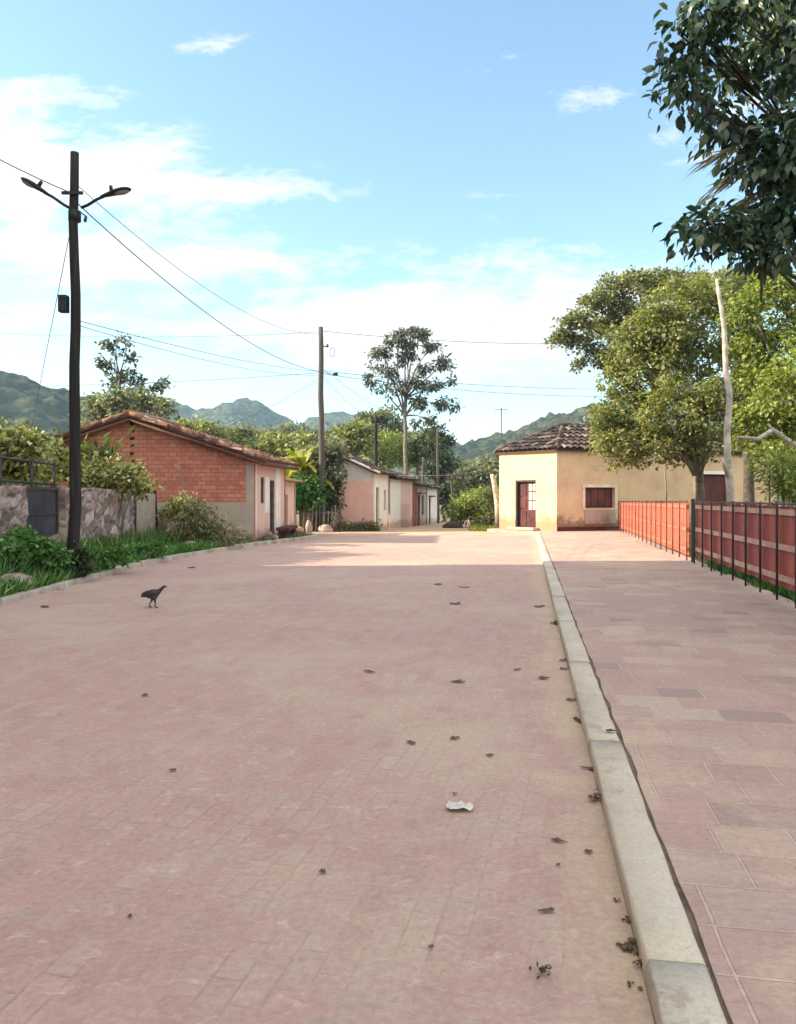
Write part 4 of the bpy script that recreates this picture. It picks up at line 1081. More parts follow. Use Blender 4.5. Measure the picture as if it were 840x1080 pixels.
bm = nb(); add_tube(bm, [at(806,240,Ym), at(804,285,Ym), at(803,318,Ym)], [.03,.022,.01], 6); obj('hanging_branch', bm, 'barkdark', nt)

# bare pale trunk
Yb = 15.3
bt = thing('bare_trunk', (at(771,600,Yb).x, Yb, -.03), 'tall leafless pale crooked trunk standing just behind the red fence', 'tree')
bm = nb(); pth = [(772,600),(771,560),(771,525),(768,490),(767,455),(769,432),(770,415),(766,395),(765,370),(764,345),(761,325),(758,308),(756,294)]
rad = [.105,.09,.078,.072,.066,.064,.06,.056,.053,.049,.042,.036,.025]
add_tube(bm, [at(a,b,Yb) for a,b in pth], rad, 10)
add_tube(bm, [at(769,505,Yb), at(764,490,Yb-.1), at(762,484,Yb-.1)], [.05,.04,.02], 7)
obj('trunk', bm, 'barkpale', bt)

Yo = 20.5
bl = blob_set([(700,345,36),(738,335,36),(690,385,38),(735,385,42),(675,430,32),(715,430,38),(752,430,32),(655,455,20),(690,465,24),(720,468,24),(752,462,22),(712,312,20),(745,308,18),(662,365,28),(655,400,24),(648,470,16),(668,478,15),(640,440,12),(672,486,11),(705,486,12),(735,478,16),(648,490,7),(634,456,12),(638,472,12),(632,440,9)], Yo, 3, .8)
tree('spreading_tree', 'rounded olive green tree with low forked trunk in front of the shaded yellow wall', 'tree', (at(739,560,Yo).x,Yo,-.03), at(738,498,Yo), .13, .10, bl, 27000, .105, 'leaf_olive', 'bark', 51, droop=.25, width=.36, per=22, shell=.3, nlimb=12, wob=.04, limb_r=.55)
bm = None
Yu = 40
bl = blob_set([(592,358,12),(606,342,18),(612,362,14),(632,322,19),(650,305,18),(672,298,16),(695,302,20),(722,302,20),(640,348,20),(662,330,20),(628,375,14),(648,378,16),(668,362,20),(690,345,25),(745,305,22),(770,300,20),(612,385,8),(650,395,10),(638,385,10),(648,418,10),(636,436,10)], Yu, 4, .8)
tree('umbrella_tree', 'wide flat-topped tree rising behind the corner house roof', 'tree', (at(705,560,Yu).x,Yu,-.2), at(695,400,Yu), .28, .2, bl, 24000, .17, 'leaf_umbrella', 'barkdark', 61, droop=.05, width=.36, per=30, shell=.3, flat=.75, nlimb=14, limb_r=.5)
Yl = 18
bl = blob_set([(792,330,24),(815,310,26),(845,320,30),(800,365,24),(835,365,36),(800,405,28),(838,415,38),(796,440,22),(825,455,30),(860,450,40),(790,462,16),(812,478,18),(842,478,22),(875,380,45)], Yl, 5, .8)
tl = tree('lime_tree', 'bright yellow-green leafy tree at the right edge behind the fence', 'tree', (at(905,560,Yl).x,Yl,-.03), at(890,470,Yl), .16, .12, bl, 19000, .11, 'leaf_lime', 'bark', 71, droop=.3, width=.34, per=20, shell=.3, nlimb=10, limb_r=.5)
bm = nb(); add_tube(bm, [at(890,470,Yl), at(850,475,Yl-1.0), at(830,464,Yl-1.3), at(815,453,Yl-1.5), at(800,463,Yl-1.5), at(778,461,Yl-1.5)], [.08,.07,.06,.055,.05,.03], 8)
add_tube(bm, [at(815,453,Yl-1.5), at(810,447,Yl-1.5)], [.04,.02], 6); obj('bare_branch', bm, 'barkpale', tl)
# dark gap tree behind bare trunk
bl = blob_set([(780,340,22),(775,375,18),(785,310,18),(790,400,18),(800,300,20)], 26, 6, .8)
tree('shade_tree', 'dark tree glimpsed between the olive tree and the yellow-green tree', 'tree', (at(790,560,26).x,26,-.03), at(788,430,26), .2, .14, bl, 5500, .17, 'leaf_mid', 'barkdark', 73, per=22, shell=.2)
bush('garden_shrub', 'feathery light green shrub poking above the red fence at the right edge', 'shrub', blob_set([(812,492,11),(828,496,14),(842,505,16),(835,515,14),(818,484,7)], 12.6, 7), 1500, .14, 'leaf_lime', 75, z=-.03, droop=.1, width=.12, per=18, shell=.1)
bl = blob_set([(700,495,2.5),(704,488,3)], 24, 8)
b_ = nb(); add_tube(b_, [at(702,562,24), at(703,520,24), at(701,486,24)], [.04,.032,.025], 6)
tag(obj('sapling_stake', b_, 'wood', origin=(at(702,560,24).x,24,.0)), 'thin brown stake standing in front of the shaded yellow wall behind the orange fence', 'stake')
b_ = nb(); add_tube(b_, [at(733,560,19.2), at(734,520,19.2), at(733,502,19.2)], [.05,.045,.04], 7)
tag(obj('wooden_stake', b_, 'wood', origin=(at(733,560,19.2).x,19.2,.0)), 'short thick stake just left of the forked trunk behind the fence', 'stake')

# ------------------------------------------------------------------ trees in the middle distance
Ye = 60
bl = blob_set([(404,374,10),(420,358,11),(440,354,10),(455,366,9),(396,388,6),(468,384,8),(477,404,8),(410,394,10),(430,378,11),(449,390,10),(436,404,11),(458,408,9),(466,428,8),(442,426,9),(402,410,7),(420,412,9),(392,404,5),(453,443,6),(430,365,8),(388,396,4),(475,420,5),(438,446,4),(416,428,5),(480,430,4)], Ye, 9, .7)
tree('eucalyptus', 'tall thin eucalyptus with open dark crown at the end of the street', 'tree', (at(427,556,Ye).x,Ye,gz(Ye)-.03), at(428,420,Ye), .20, .12, [(c_, r_*.95) for c_, r_ in bl], 5200, .36, 'leaf_euca', 'bark', 81, droop=.7, width=.2, per=22, twig=.55, shell=.1, nlimb=18, wob=.1, limb_r=.5)
Ys = 36
bl = blob_set([(125,356,5),(136,360,6),(114,364,4),(106,374,5),(110,384,5),(118,392,5),(139,378,4),(136,392,5),(145,400,5),(117,405,5),(141,410,6),(156,412,5),(168,410,5),(173,404,4),(128,400,5),(124,374,4)], Ys, 10, .8)
tree('sparse_tree', 'spindly sparse tree with tufted leaves behind the brick house ridge', 'tree', (at(126,560,Ys).x,Ys,-.03), at(126,395,Ys), .12, .07, bl, 1150, .20, 'leaf_euca', 'bark', 91, droop=.1, width=.32, per=18, shell=.1, nlimb=16, twig=.6, limb_r=.4)
def farmass(label, lst, Y, leafm, seed, n=2600, leaf=.32, barkm='bark', name='leafy_tree', group='trees behind the houses', **kw):
    bl = blob_set(lst, Y, seed, .8); xs = sum(b[0].x*b[1] for b in bl)/sum(b[1] for b in bl); ym = min(b[0].z for b in bl)
    return tree(name, label, 'tree', (xs,Y,gz(Y)-.03), (xs,Y,max(.8,ym)), .2, .14, bl, n, leaf, leafm, barkm, seed, group, per=24, shell=.25, nlimb=6, **kw)
farmass('grey-green bushy tree right behind the left slope of the brick house roof', [(104,428,11),(122,424,13),(142,426,12),(160,428,11),(175,432,8),(112,445,12),(135,442,14),(96,446,8)], 34, 'leaf_grey', 101, 5200, .2)
farmass('yellow-green tree just right of the brick house ridge', [(200,454,9),(215,456,9),(190,458,8),(228,461,9)], 58, 'leaf_olive', 103, 2600)
farmass('mid green tree above the right roof slope of the brick house', [(240,462,10),(258,463,11),(250,473,11),(272,470,11)], 66, 'leaf_mid', 104)
farmass('olive tree above the right eave of the brick house', [(285,468,11),(302,471,12),(295,480,12),(318,474,11)], 58, 'leaf_olive', 105)
farmass('tall olive tree left of the second pole top half', [(322,469,9),(335,475,11),(326,485,11),(345,481,10)], 50, 'leaf_olive', 106)
farmass('green-gold tree over the ridge of the white gabled house', [(358,466,11),(372,460,12),(386,457,11),(366,474,12),(382,472,12)], 56, 'leaf_olive', 107)
farmass('pale lime tree directly behind the thin grey pole', [(398,468,11),(410,470,14),(420,482,12),(404,486,11),(392,480,9)], 64, 'leaf_lime', 108)
farmass('grey tree with wispy top between thin grey pole and eucalyptus', [(395,445,9),(408,440,10),(418,452,9),(386,442,7)], 75, 'leaf_grey', 109)
farmass('mid green tree to the right of the eucalyptus trunk', [(438,470,11),(448,478,11),(436,488,10),(446,462,9)], 66, 'leaf_mid', 110)
farmass('dark tree behind the farthest white house', [(458,474,9),(466,486,11),(470,505,12),(468,524,12),(460,500,9),(475,540,9)], 62, 'leaf_dark', 111, 3600)
farmass('dark slender tree crown above the low brown house', [(452,462,6),(460,455,5),(470,466,7)], 70, 'leaf_dark', 112, 1300)
farmass('grey-green tree left of the yellow wall end', [(500,502,10),(512,494,10),(490,508,10),(518,504,11),(505,514,11),(522,494,7)], 58, 'leaf_grey', 113, 3400)
farmass('faded olive tree standing in the gap of the far street', [(484,500,7),(478,510,8),(490,494,6),(486,520,9)], 75, 'leaf_olive', 114)
bush('roadside_bush', 'big bright green bush at the right side of the far dirt street', 'shrub', blob_set([(500,530,13),(513,526,11),(488,534,10),(505,542,11),(494,545,9),(517,540,9),(485,545,7)], 41, 115, .6), 4200, .17, 'leaf_lime', 115, z=gz(41)-.03, shell=.3)
bush('roadside_bush', 'darker bush tucked against the left end of the yellow wall', 'shrub', blob_set([(516,522,7),(520,535,7),(517,547,6)], 36.5, 116, .4), 1300, .14, 'leaf_mid', 116, z=gz(36.5)-.03)
b_ = nb(); add_tube(b_, [at(526,556,34), at(525,530,34), at(522,512,34), at(519,500,34)], [.15,.14,.12,.08], 8)
tag(obj('leaning_trunk', b_, 'barkpale', origin=(at(526,556,34).x,34,gz(34))), 'pale leaning tree stump trunk beside the left corner of the yellow wall', 'tree')
for i,(lst,lm,lab) in enumerate([
   ([(305,440,9),(320,446,10),(290,446,10)],'leaf_grey','pale far tree on the low rise left of the second pole'),
   ([(345,452,9),(330,448,9),(358,446,9)],'leaf_mid','dull far tree on the low rise behind the second pole'),
   ([(268,446,9),(250,444,9),(232,444,8)],'leaf_grey','pale far tree on the low rise behind the brick house eave'),
   ([(205,440,8),(186,438,8),(220,442,8)],'leaf_mid','dull far tree on the low rise right of the brick house ridge'),
   ([(560,470,9),(545,475,9),(575,464,9)],'leaf_mid','dull far tree on the slope above the yellow wall'),
   ([(600,452,10),(620,445,10)],'leaf_mid','dull far tree on the slope beside the umbrella tree')]):
    farmass(lab, [(a,b+16,c) for a,b,c in lst], 105+i*3, lm, 120+i, 2000, .5)

# banana plants and corner bushes
def banana(base, h, nl, seed, leafm, label, L=1.5):
    r = random.Random(seed); t_ = thing('banana_plant', base, label, 'plant')
    base = Vector(base); bm = nb(); tp = base+Vector((r.uniform(-.1,.1),0,h)); add_tube(bm, [base, base.lerp(tp,.5), tp], [.1,.085,.05], 8); obj('stem', bm, 'leaf_bananag', t_)
    for k in range(nl):
        an = 2*PI*k/nl+r.uniform(-.4,.4); out = Vector((math.cos(an), math.sin(an), 0)); sd = Vector((-out.y, out.x, 0)); Lk = L*r.uniform(.75,1.15); bm = nb(); prev = None
        lift = r.uniform(.5,1.25)
        for i in range(11):
            f = i/10; c = tp+out*(Lk*f*.7)+Vector((0,0,Lk*(lift*f*1.7-f*f*1.15)))
            w = .22*math.sin(PI*min(1,f*.92+.08))**.6*(1+.12*r.uniform(-1,1)); e = -.35*w
            row = [bm.verts.new(c-sd*w+Vector((0,0,e))), bm.verts.new(c), bm.verts.new(c+sd*w+Vector((0,0,e)))]
            if prev:
                for j in range(2):
                    bm.faces.new((prev[j], prev[j+1], row[j+1], row[j]))
            prev = row
        obj('leaf', bm, leafm, t_)
    return t_
banana((-4.15,33.3,0), 2.5, 11, 1, 'leaf_banana', 'yellow-lit banana plant left of the second pole, tallest of the clump', 1.5)
banana((-3.55,33.6,0), 2.0, 9, 2, 'leaf_banana', 'yellowish banana plant closest to the second pole', 1.3)
banana((-4.75,33.0,0), 2.1, 9, 4, 'leaf_banana', 'yellowish banana plant nearest the brick house lean-to', 1.3)
banana((-4.45,32.8,0), 1.2, 8, 3, 'leaf_bananag', 'dark green low banana plant behind the stake fence', 1.1)
bush('corner_bush', 'deep green leafy bush behind the stake fence below the bananas', 'shrub', blob_set([(320,515,12),(330,522,10),(312,525,10),(322,532,12)], 32.7, 131, .4), 2200, .2, 'leaf_green', 131, z=0)
bush('corner_bush', 'dark bush right of the second pole against the gabled house', 'shrub', blob_set([(348,500,8),(346,485,7),(350,515,8),(347,530,9),(344,545,9)], 34.0, 132, .3), 1700, .18, 'leaf_dark', 132, z=-.1)
bush('corner_bush', 'low dark hedge at the foot of the pink front', 'shrub', blob_set([(362,556,5),(372,557,5),(382,556,5),(392,556,5)], 33.6, 133, .2), 1100, .1, 'leaf_mid', 133, z=-.1)
bush('corner_bush', 'grey-leaved bush hiding the left side of the gabled house roof', 'shrub', blob_set([(350,474,8),(342,488,8),(352,484,7),(335,480,8),(330,496,8),(344,505,9),(350,498,8)], 33.9, 134, .3), 2300, .2, 'leaf_grey', 134, z=-.1)

# left: plants behind the wall and weeds on the verge
bush('garden_shrub', 'tall yellowish leafy shrub over the trellis at the left edge', 'shrub', blob_set([(8,470,15),(28,468,13),(12,488,14),(38,484,13),(25,500,12),(-10,480,18),(2,505,10)], 17.2, 141, .7), 4200, .15, 'leaf_yellowish', 141, z=.06, width=.3, shell=.2, per=14)
bush('garden_shrub', 'yellowish shrub in front of the brick gable left of the lamp pole', 'shrub', blob_set([(46,476,11),(58,484,11),(55,496,11),(68,498,10),(36,468,9)], 19.0, 142, .6), 3000, .15, 'leaf_yellowish', 142, z=.06, shell=.2, per=14)
bush('garden_shrub', 'shrub with pale leaves along the rubble wall top right of the lamp pole', 'shrub', blob_set([(95,500,9),(108,508,9),(120,506,9),(132,504,9),(142,512,7),(100,514,6),(125,514,6),(112,493,6),(150,516,6),(86,512,7),(138,498,7)], 19.4, 143, .4), 3000, .14, 'leaf_yellowish', 143, z=.06, shell=.2, per=12)
bush('garden_shrub', 'dark agave-like clump against the bricks right of the lamp pole', 'shrub', blob_set([(100,490,8),(92,484,6),(108,486,6)], 20.5, 144, .4), 420, .34, 'leaf_mid', 144, z=.06, width=.12, droop=-.2, shell=.1)
bush('verge_weed', 'dense green weeds at the foot of the wall left of the lamp pole', 'weeds', blob_set([(30,580,13),(45,588,13),(22,570,9),(58,590,12),(40,575,8)], 13.0, 151, .5), 3000, .085, 'leaf_weed', 151, z=.06, flat=.7, width=.34, shell=.15, per=14)
bush('verge_weed', 'bright green weeds at the very left edge of the verge', 'weeds', blob_set([(0,590,12),(12,582,9),(-14,590,16),(6,600,7)], 12.2, 152, .4), 3000, .08, 'leaf_weed', 152, z=.06, width=.34, shell=.15, per=14)
bush('verge_weed', 'low green weeds to the right of the lamp pole base', 'weeds', blob_set([(100,590,9),(115,588,9),(130,585,8),(90,594,8)], 14.6, 153, .4), 1500, .075, 'leaf_weed', 153, z=.06, flat=.7, width=.34, shell=.15, per=14)
bush('verge_weed', 'dark weedy clump hugging the lamp pole base', 'weeds', blob_set([(84,597,6),(74,598,6),(80,588,5)], 13.3, 154, .3), 700, .10, 'leaf_dark', 154, z=.06, shell=.15)
bush('verge_weed', 'patch of green weeds along the middle of the verge', 'weeds', blob_set([(148,582,8),(160,580,7),(172,578,7),(138,586,6)], 17.0, 155, .4), 1100, .09, 'leaf_weed', 155, z=.06, flat=.6, width=.34, shell=.15)
bush('dry_shrub', 'arching dry grey-green shrub in front of the grey rendered wall', 'shrub', blob_set([(205,548,11),(218,556,12),(230,560,10),(198,562,10),(215,570,9),(240,568,7),(208,538,7)], 21.2, 156, .5), 2600, .17, 'leaf_dryweed', 156, z=.06, width=.1, droop=.3, shell=.15, per=14)
bush('dry_shrub', 'white-flowered leafy bush over the lowest rubble stub', 'shrub', blob_set([(190,536,8),(200,534,8),(182,542,6)], 22.6, 157, .4), 1300, .13, 'leaf_yellowish', 157, z=.06, shell=.2, per=12)

# ------------------------------------------------------------------ hills
t = NT('forested_hill'); v = t.coord()
vo = t.n('ShaderNodeTexVoronoi'); vo.inputs['Scale'].default_value = .27; t.l(v, vo.inputs['Vector'])
sx = t.n('ShaderNodeSeparateColor'); t.l(vo.outputs['Color'], sx.inputs[0])
k = t.ramp(sx.outputs[0], [(0, (.008,.018,.008)), (.5, (.030,.046,.020)), (1, (.11,.12,.055))])
k = t.mix(t.math('MULTIPLY_ADD', t.noise(v, .02, 6), 4.0, -1.9, clamp=True), k, (.065,.062,.032))
M['hill'] = t.finish(k, .95, t.bump(t.math('SUBTRACT', t.noise(v, .5, 6, .75), vo.outputs['Distance']), 1.0, 3.0), .1)
def hill(name, ridge, Y, foot, seed, amp, step):
    """ridge: (pixel x, pixel y) outline at distance Y; real slopes fall away in front and behind"""
    pts = [at(a, b, Y) for a, b in ridge]
    x0, x1 = pts[0].x, pts[-1].x; nx = int((x1-x0)/step)+1
    def rz(x):
        for p, q in zip(pts, pts[1:]):
            if p.x <= x <= q.x: 
                f = (x-p.x)/(q.x-p.x); return p.z+(q.z-p.z)*f
        return pts[-1].z if x > pts[-1].x else pts[0].z
    hm = max(p.z for p in pts); nf = max(14, int(foot*hm/step)); bm = nb(); g = []
    for i in range(nx+1):
        x = x0+(x1-x0)*i/nx; z = rz(x); row = []
        for j in range(-nf, nf+1):
            f = j/nf; y = Y+f*foot*hm
            pr = (1-abs(f)**1.25)
            zz = z*pr
            sp_ = noise.fractal(Vector((x/ (hm*.7), y/(hm*.7), seed)), 1.0, 2.0, 4)*hm*.16*min(1, abs(f)*3)*pr
            cn = amp*(1-noise.voronoi(Vector((x/(amp*2.2), y/(amp*2.2), seed)))[0][0]*1.4)+amp*.6*noise.noise(Vector((x/(amp*.8), y/(amp*.8), seed)))
            row.append(bm.verts.new((x+amp*.3*noise.noise(Vector((y,x,seed))), y, zz+sp_+cn*(.25+.75*pr)-1.0)))
        g.append(row)
    for i in range(nx):
        for j in range(2*nf):
            f = bm.faces.new((g[i][j], g[i+1][j], g[i+1][j+1], g[i][j+1])); f.smooth = True
    return tag(obj(name, bm, 'hill'), kind='structure')
hill('hill', [(-260,470),(-180,425),(-100,395),(-40,388),(0,392),(22,396),(45,408),(66,414),(85,420),(110,432),(140,446),(175,470),(210,500)], 330, 1.9, 3, 4.2, 2.0)
hill('hill', [(60,470),(120,440),(150,428),(180,424),(196,428),(206,434),(225,430),(245,424),(258,421),(272,424),(284,432),(296,438),(310,446),(325,456),(345,470),(380,490)], 820, 1.6, 5, 5.0, 5.0)
hill('hill', [(255,490),(290,462),(312,450),(328,442),(345,437),(362,435),(378,436),(392,441),(410,448),(440,458),(470,466),(500,476),(540,490),(600,505)], 950, 1.6, 8, 5.0, 6.0)
hill('hill', [(420,505),(450,486),(480,474),(500,468),(520,461),(545,455),(565,446),(580,439),(600,436),(625,431),(660,422),(720,405),(800,390),(900,380),(1000,390),(1100,420),(1200,470)], 420, 1.9, 12, 4.2, 2.6)

# ------------------------------------------------------------------ bird
def skin(verts, edges, radii, name, mat, parent=None, origin=None, sub=2):
    me = bpy.data.meshes.new(name); me.from_pydata([tuple(v) for v in verts], edges, [])
    o = bpy.data.objects.new(name, me); C.objects.link(o)
    m = o.modifiers.new('Skin', 'SKIN'); m.use_smooth_shade = True
    sv = me.skin_vertices[0].data
    for i, r_ in enumerate(radii): sv[i].radius = (r_, r_) if not hasattr(r_, '__len__') else r_
    sv[0].use_root = True
    s_ = o.modifiers.new('Sub', 'SUBSURF'); s_.levels = sub; s_.render_levels = sub
    dg = bpy.context.evaluated_depsgraph_get(); ev = o.evaluated_get(dg)
    m2 = bpy.data.meshes.new_from_object(ev); bpy.data.objects.remove(o)
    m2.materials.clear()
    return finish_mesh(name, m2, mat, parent, origin)
hb = Vector((at(162,641,10.2).x, 10.2, 0.0))
hen = thing('hen', hb, 'small black hen walking to the right across the paved road', 'hen')
W = lambda x,y,z: hb+Vector((x,y,z))
verts = [W(0,0,.185), W(-.07,0,.185), W(-.125,0,.178), W(-.165,0,.168), W(.045,0,.20), W(.085,0,.23), W(.118,0,.262), W(.145,0,.288), W(.168,0,.284)]
edges = [(0,1),(1,2),(2,3),(0,4),(4,5),(5,6),(6,7),(7,8)]
rad = [(.062,.066),(.058,.058),(.03,.036),(.010,.022),(.045,.05),(.027,.03),(.020,.021),(.022,.022),(.010,.011)]
n0 = len(verts)
verts += [W(.025,-.03,.12), W(.035,-.03,.07), W(.03,-.03,.012), W(-.02,.03,.12), W(-.04,.03,.075), W(-.075,.03,.022)]
edges += [(0,n0),(n0,n0+1),(n0+1,n0+2),(0,n0+3),(n0+3,n0+4),(n0+4,n0+5)]
rad += [.022,.009,.007,.022,.009,.007]
for (fx0,fy0,fz0,idx) in ((.03,-.03,.008,n0+2),(-.075,.03,.012,n0+5)):
    for a_ in (-.5,0,.5):
        verts.append(W(fx0+.045*math.cos(a_), fy0+.045*math.sin(a_), max(.006,fz0-.006))); edges.append((idx,len(verts)-1)); rad.append(.005)
skin(verts, edges, rad, 'body', 'feather', hen)
bm = nb(); add_tube(bm, [W(.165,0,.284), W(.19,0,.276)], [.008,.002], 6); obj('beak', bm, 'legskin', hen)
bm = nb()
for s_ in (-1,1):
    rings=[]
    for i,(x_,z_0,w_) in enumerate([(.05,.20,.01),(.01,.205,.035),(-.05,.195,.042),(-.11,.175,.028),(-.15,.155,.006)]):
        rings.append([bm.verts.new(W(x_, s_*(.062-.016*abs(i-1.5)/1.5+.008), z_0+w_)), bm.verts.new(W(x_, s_*(.070-.016*abs(i-1.5)/1.5+.008), z_0)), bm.verts.new(W(x_-.01, s_*(.058-.016*abs(i-1.5)/1.5+.008), z_0-w_))])
    for a,b in zip(rings,rings[1:]):
        for j in range(2): bm.faces.new((a[j],a[j+1],b[j+1],b[j]))
obj('wing_feathers', bm, 'feather', hen)

# ------------------------------------------------------------------ litter on the paving
def gp(px, py, z=0.0):
    Y = (EYE-z)*F/(py-HY); return Vector(((px-CX)/F*Y, Y, z))
def leaf_bm(L, w, curl, seed):
    r = random.Random(seed); bm = nb(); prev = None
    for i in range(6):
        f = i/5; ww = w*math.sin(PI*(.06+.88*f))**.8*r.uniform(.35,1.25); z = .004+curl*(f-.5)**2*L*.25; bend = .12*L*math.sin(f*2.5+seed)
        row = [bm.verts.new((L*(f-.5), bend-ww, z+curl*ww*r.uniform(.2,1.6))), bm.verts.new((L*(f-.5), bend, z)), bm.verts.new((L*(f-.5), bend+ww, z+curl*ww*r.uniform(.2,1.8)))]
        if prev:
            for j in range(2): bm.faces.new((prev[j], prev[j+1], row[j+1], row[j]))
        prev = row
    g = bmesh.ops.extrude_face_region(bm, geom=bm.faces[:])
    for e in g['geom']:
        if isinstance(e, bmesh.types.BMVert): e.co.z += .002
    return bm
def flake_bm(R, n, seed):
    r = random.Random(seed); bm = nb()
    for i in range(n*2):
        a = r.uniform(0,2*PI); d_ = R*abs(r.gauss(0,.5)); L = R*r.uniform(.25,.6); th = r.uniform(0,2*PI); tl = r.uniform(-.35,.5)
        c = Vector((d_*math.cos(a), d_*math.sin(a), .006+r.random()*R*.28)); u = Vector((math.cos(th), math.sin(th), tl)).normalized(); w = u.cross(Vector((r.uniform(-.4,.4), r.uniform(-.4,.4), 1))).normalized(); k = w.cross(u)
        ps = [c-u*L*.5, c+w*L*.2+k*L*.06, c+u*L*.5, c-w*L*.2+k*L*.08]
        A = [bm.verts.new(p) for p in ps]; Bv = [bm.verts.new(p+k*.0015) for p in ps]
        bm.faces.new(A[::-1]); bm.faces.new(Bv)
        for j in range(4): bm.faces.new((A[j], A[(j+1)%4], Bv[(j+1)%4], Bv[j]))
    return bm
def clump_bm(R, n, seed, h=.35):
    r = random.Random(seed); bm = nb()
    for i in range(n):
        a = r.uniform(0,2*PI); d_ = R*math.sqrt(r.random()); s_ = R*r.uniform(.16,.34)
        k = bmesh.ops.create_icosphere(bm, subdivisions=1, radius=1)
        sc = (s_*r.uniform(.7,1.5), s_*r.uniform(.7,1.5), s_*h*2)
        rot = Matrix.Rotation(r.uniform(0,PI),3,'Z')
        for v in k['verts']:
            q = rot @ Vector((v.co.x*sc[0], v.co.y*sc[1], v.co.z*sc[2])); q *= 1+.3*noise.noise(q*60)
            v.co = q+Vector((d_*math.cos(a), d_*math.sin(a), sc[2]*.6+r.uniform(0,.3)*R*h))
    return bm
litter = [
 ('c',665,998,.042,16,'dung','largest brown clump of dry dung by the kerb near the bottom right'),
 ('c',676,1020,.036,13,'deadleaf','dark clump of dry leaves touching the kerb foot near the bottom right'),
 ('c',669,1041,.02,6,'dung','small brown crumbs below the dark kerb-side clump'),
 ('c',663,971,.022,6,'dung','small brown crumbs above the largest dung clump'),
 ('c',629,844,.065,18,'deadleaf','dark leaf clump at the kerb beside the tan dust line, level with the white paper'),
 ('c',572,1027,.045,12,'greenleaf','wilted dark green leaf clump alone near the bottom of the road'),
 ('c',612,761,.05,8,'dung','brown dung clump at the kerb foot halfway along the road'),
 ('l',622,812,.14,.03,'deadleaf','broad dark leaf at the kerb foot above the leaf clump'),
 ('l',590,888,.10,.012,'deadleaf','thin curved dark leaf on the road left of the kerb'),
 ('l',621,899,.05,.012,'deadleaf','short dark leaf close to the kerb right of the thin curved leaf'),
 ('l',576,961,.085,.011,'deadleaf','flat narrow dark leaf above the wilted green clump'),
 ('l',589,913,.03,.010,'deadleaf','tiny leaf speck just below the thin curved leaf'),
 ('l',483,720,.16,.04,'deadleaf','dark leaf alone in the middle of the road'),
 ('l',604,739,.13,.03,'deadleaf','dark leaf near the kerb above the brown dung clump'),
 ('l',645,772,.09,.02,'greenleaf','small leaf lying on top of the pale kerb'),
 ('l',587,658,.20,.06,'deadleaf','dark leaf near the far part of the kerb'),
 ('l',480,637,.22,.06,'deadleaf','far dark leaf on the road just before the sunlit strip'),
 ('l',569,640,.22,.05,'deadleaf','far dark leaf between the kerb and the sunlit strip'),
 ('l',594,697,.12,.03,'deadleaf','upper leaf of the pair near the kerb'),
 ('l',596,706,.12,.03,'deadleaf','lower leaf of the pair near the kerb'),
 ('l',575,716,.14,.03,'deadleaf','dark leaf left of the pair near the kerb'),
 ('l',434,784,.09,.02,'deadleaf','dark leaf left of centre above the white paper'),
 ('l',480,779,.09,.02,'deadleaf','dark leaf directly above the white paper'),
 ('l',517,797,.07,.02,'deadleaf','small leaf to the upper right of the white paper'),
 ('l',546,707,.10,.02,'deadleaf','small leaf between the middle leaf and the kerb'),
 ('l',490,620,.25,.05,'deadleaf','farthest dark leaf on the shaded road'),
 ('l',462,617,.2,.04,'deadleaf','far leaf left of the farthest dark leaf'),
 ('l',390,709,.16,.03,'deadleaf','curled leaf on the left half of the road right of the hen'),
 ('l',48,640,.25,.05,'greenleaf','flat dark leaf near the left kerb'),
 ('l',202,599,.24,.06,'deadleaf','dark leaf by the left kerb beyond the hen'),
 ('l',153,734,.07,.025,'deadleaf','small dark speck of leaf on the left road below the hen'),
 ('l',182,813,.05,.018,'deadleaf','small dark leaf speck on the left foreground'),
 ('l',340,921,.04,.016,'deadleaf','small dark leaf speck in the centre foreground'),
 ('l',137,968,.025,.010,'deadleaf','tiny leaf speck in the bottom left foreground'),
 ('l',480,838,.03,.012,'deadleaf','tiny leaf speck touching the white paper'),
 ('c',62,623,.10,8,'deadleaf','dark heap of leaves against the left kerb below the lamp pole'),
 ('l',455,1000,.025,.010,'deadleaf','tiny leaf speck left of the wilted green clump'),
 ('c',650,950,.02,5,'dung','scattered brown crumbs near the kerb above the small crumbs'),
]
for i, L in enumerate(litter):
    z = .004 if L[6].find('on top of the pale kerb') < 0 else HK+.004
    p = gp(L[1], L[2], z)
    bm = (clump_bm(L[3], L[4], i) if L[5] == 'dung' else flake_bm(L[3], L[4], i)) if L[0] == 'c' else leaf_bm(L[3]*.72, L[4]*.95, .35, i)
    o = obj('leaf_clump' if (L[0] == 'c' and L[5] != 'dung') else 'dung_clump' if L[0] == 'c' else 'dry_leaf', bm, L[5])
    o.location = p; o.rotation_euler.z = random.uniform(-.5,.5)
    tag(o, L[6], 'dung' if L[5] == 'dung' else 'leaf', 'litter lying along the street')
p = gp(485,853,.004); bm = nb(); g = []
for i in range(13):
    row = []
    for j in range(7):
        x = (i/12-.5)*.125; y = (j/6-.5)*.085
        row.append(bm.verts.new((x+.006*noise.noise(Vector((i,j,1))), y+.006*noise.noise(Vector((i,j,5))), .014+.018*noise.noise(Vector((x*42,y*42,3)))+.006*noise.noise(Vector((x*120,y*120,9))))))
    g.append(row)
for i in range(12):
    for j in range(6):
        if (i in (0,11) and j in (0,5)): continue
        bm.faces.new((g[i][j], g[i+1][j], g[i+1][j+1], g[i][j+1]))
gg = bmesh.ops.extrude_face_region(bm, geom=bm.faces[:])
for e in gg['geom']:
    if isinstance(e, bmesh.types.BMVert): e.co.z += .0015
o = obj('paper_scrap', bm, 'paper'); o.location = p; tag(o, 'crumpled white paper scrap lying on the pink road', 'paper')

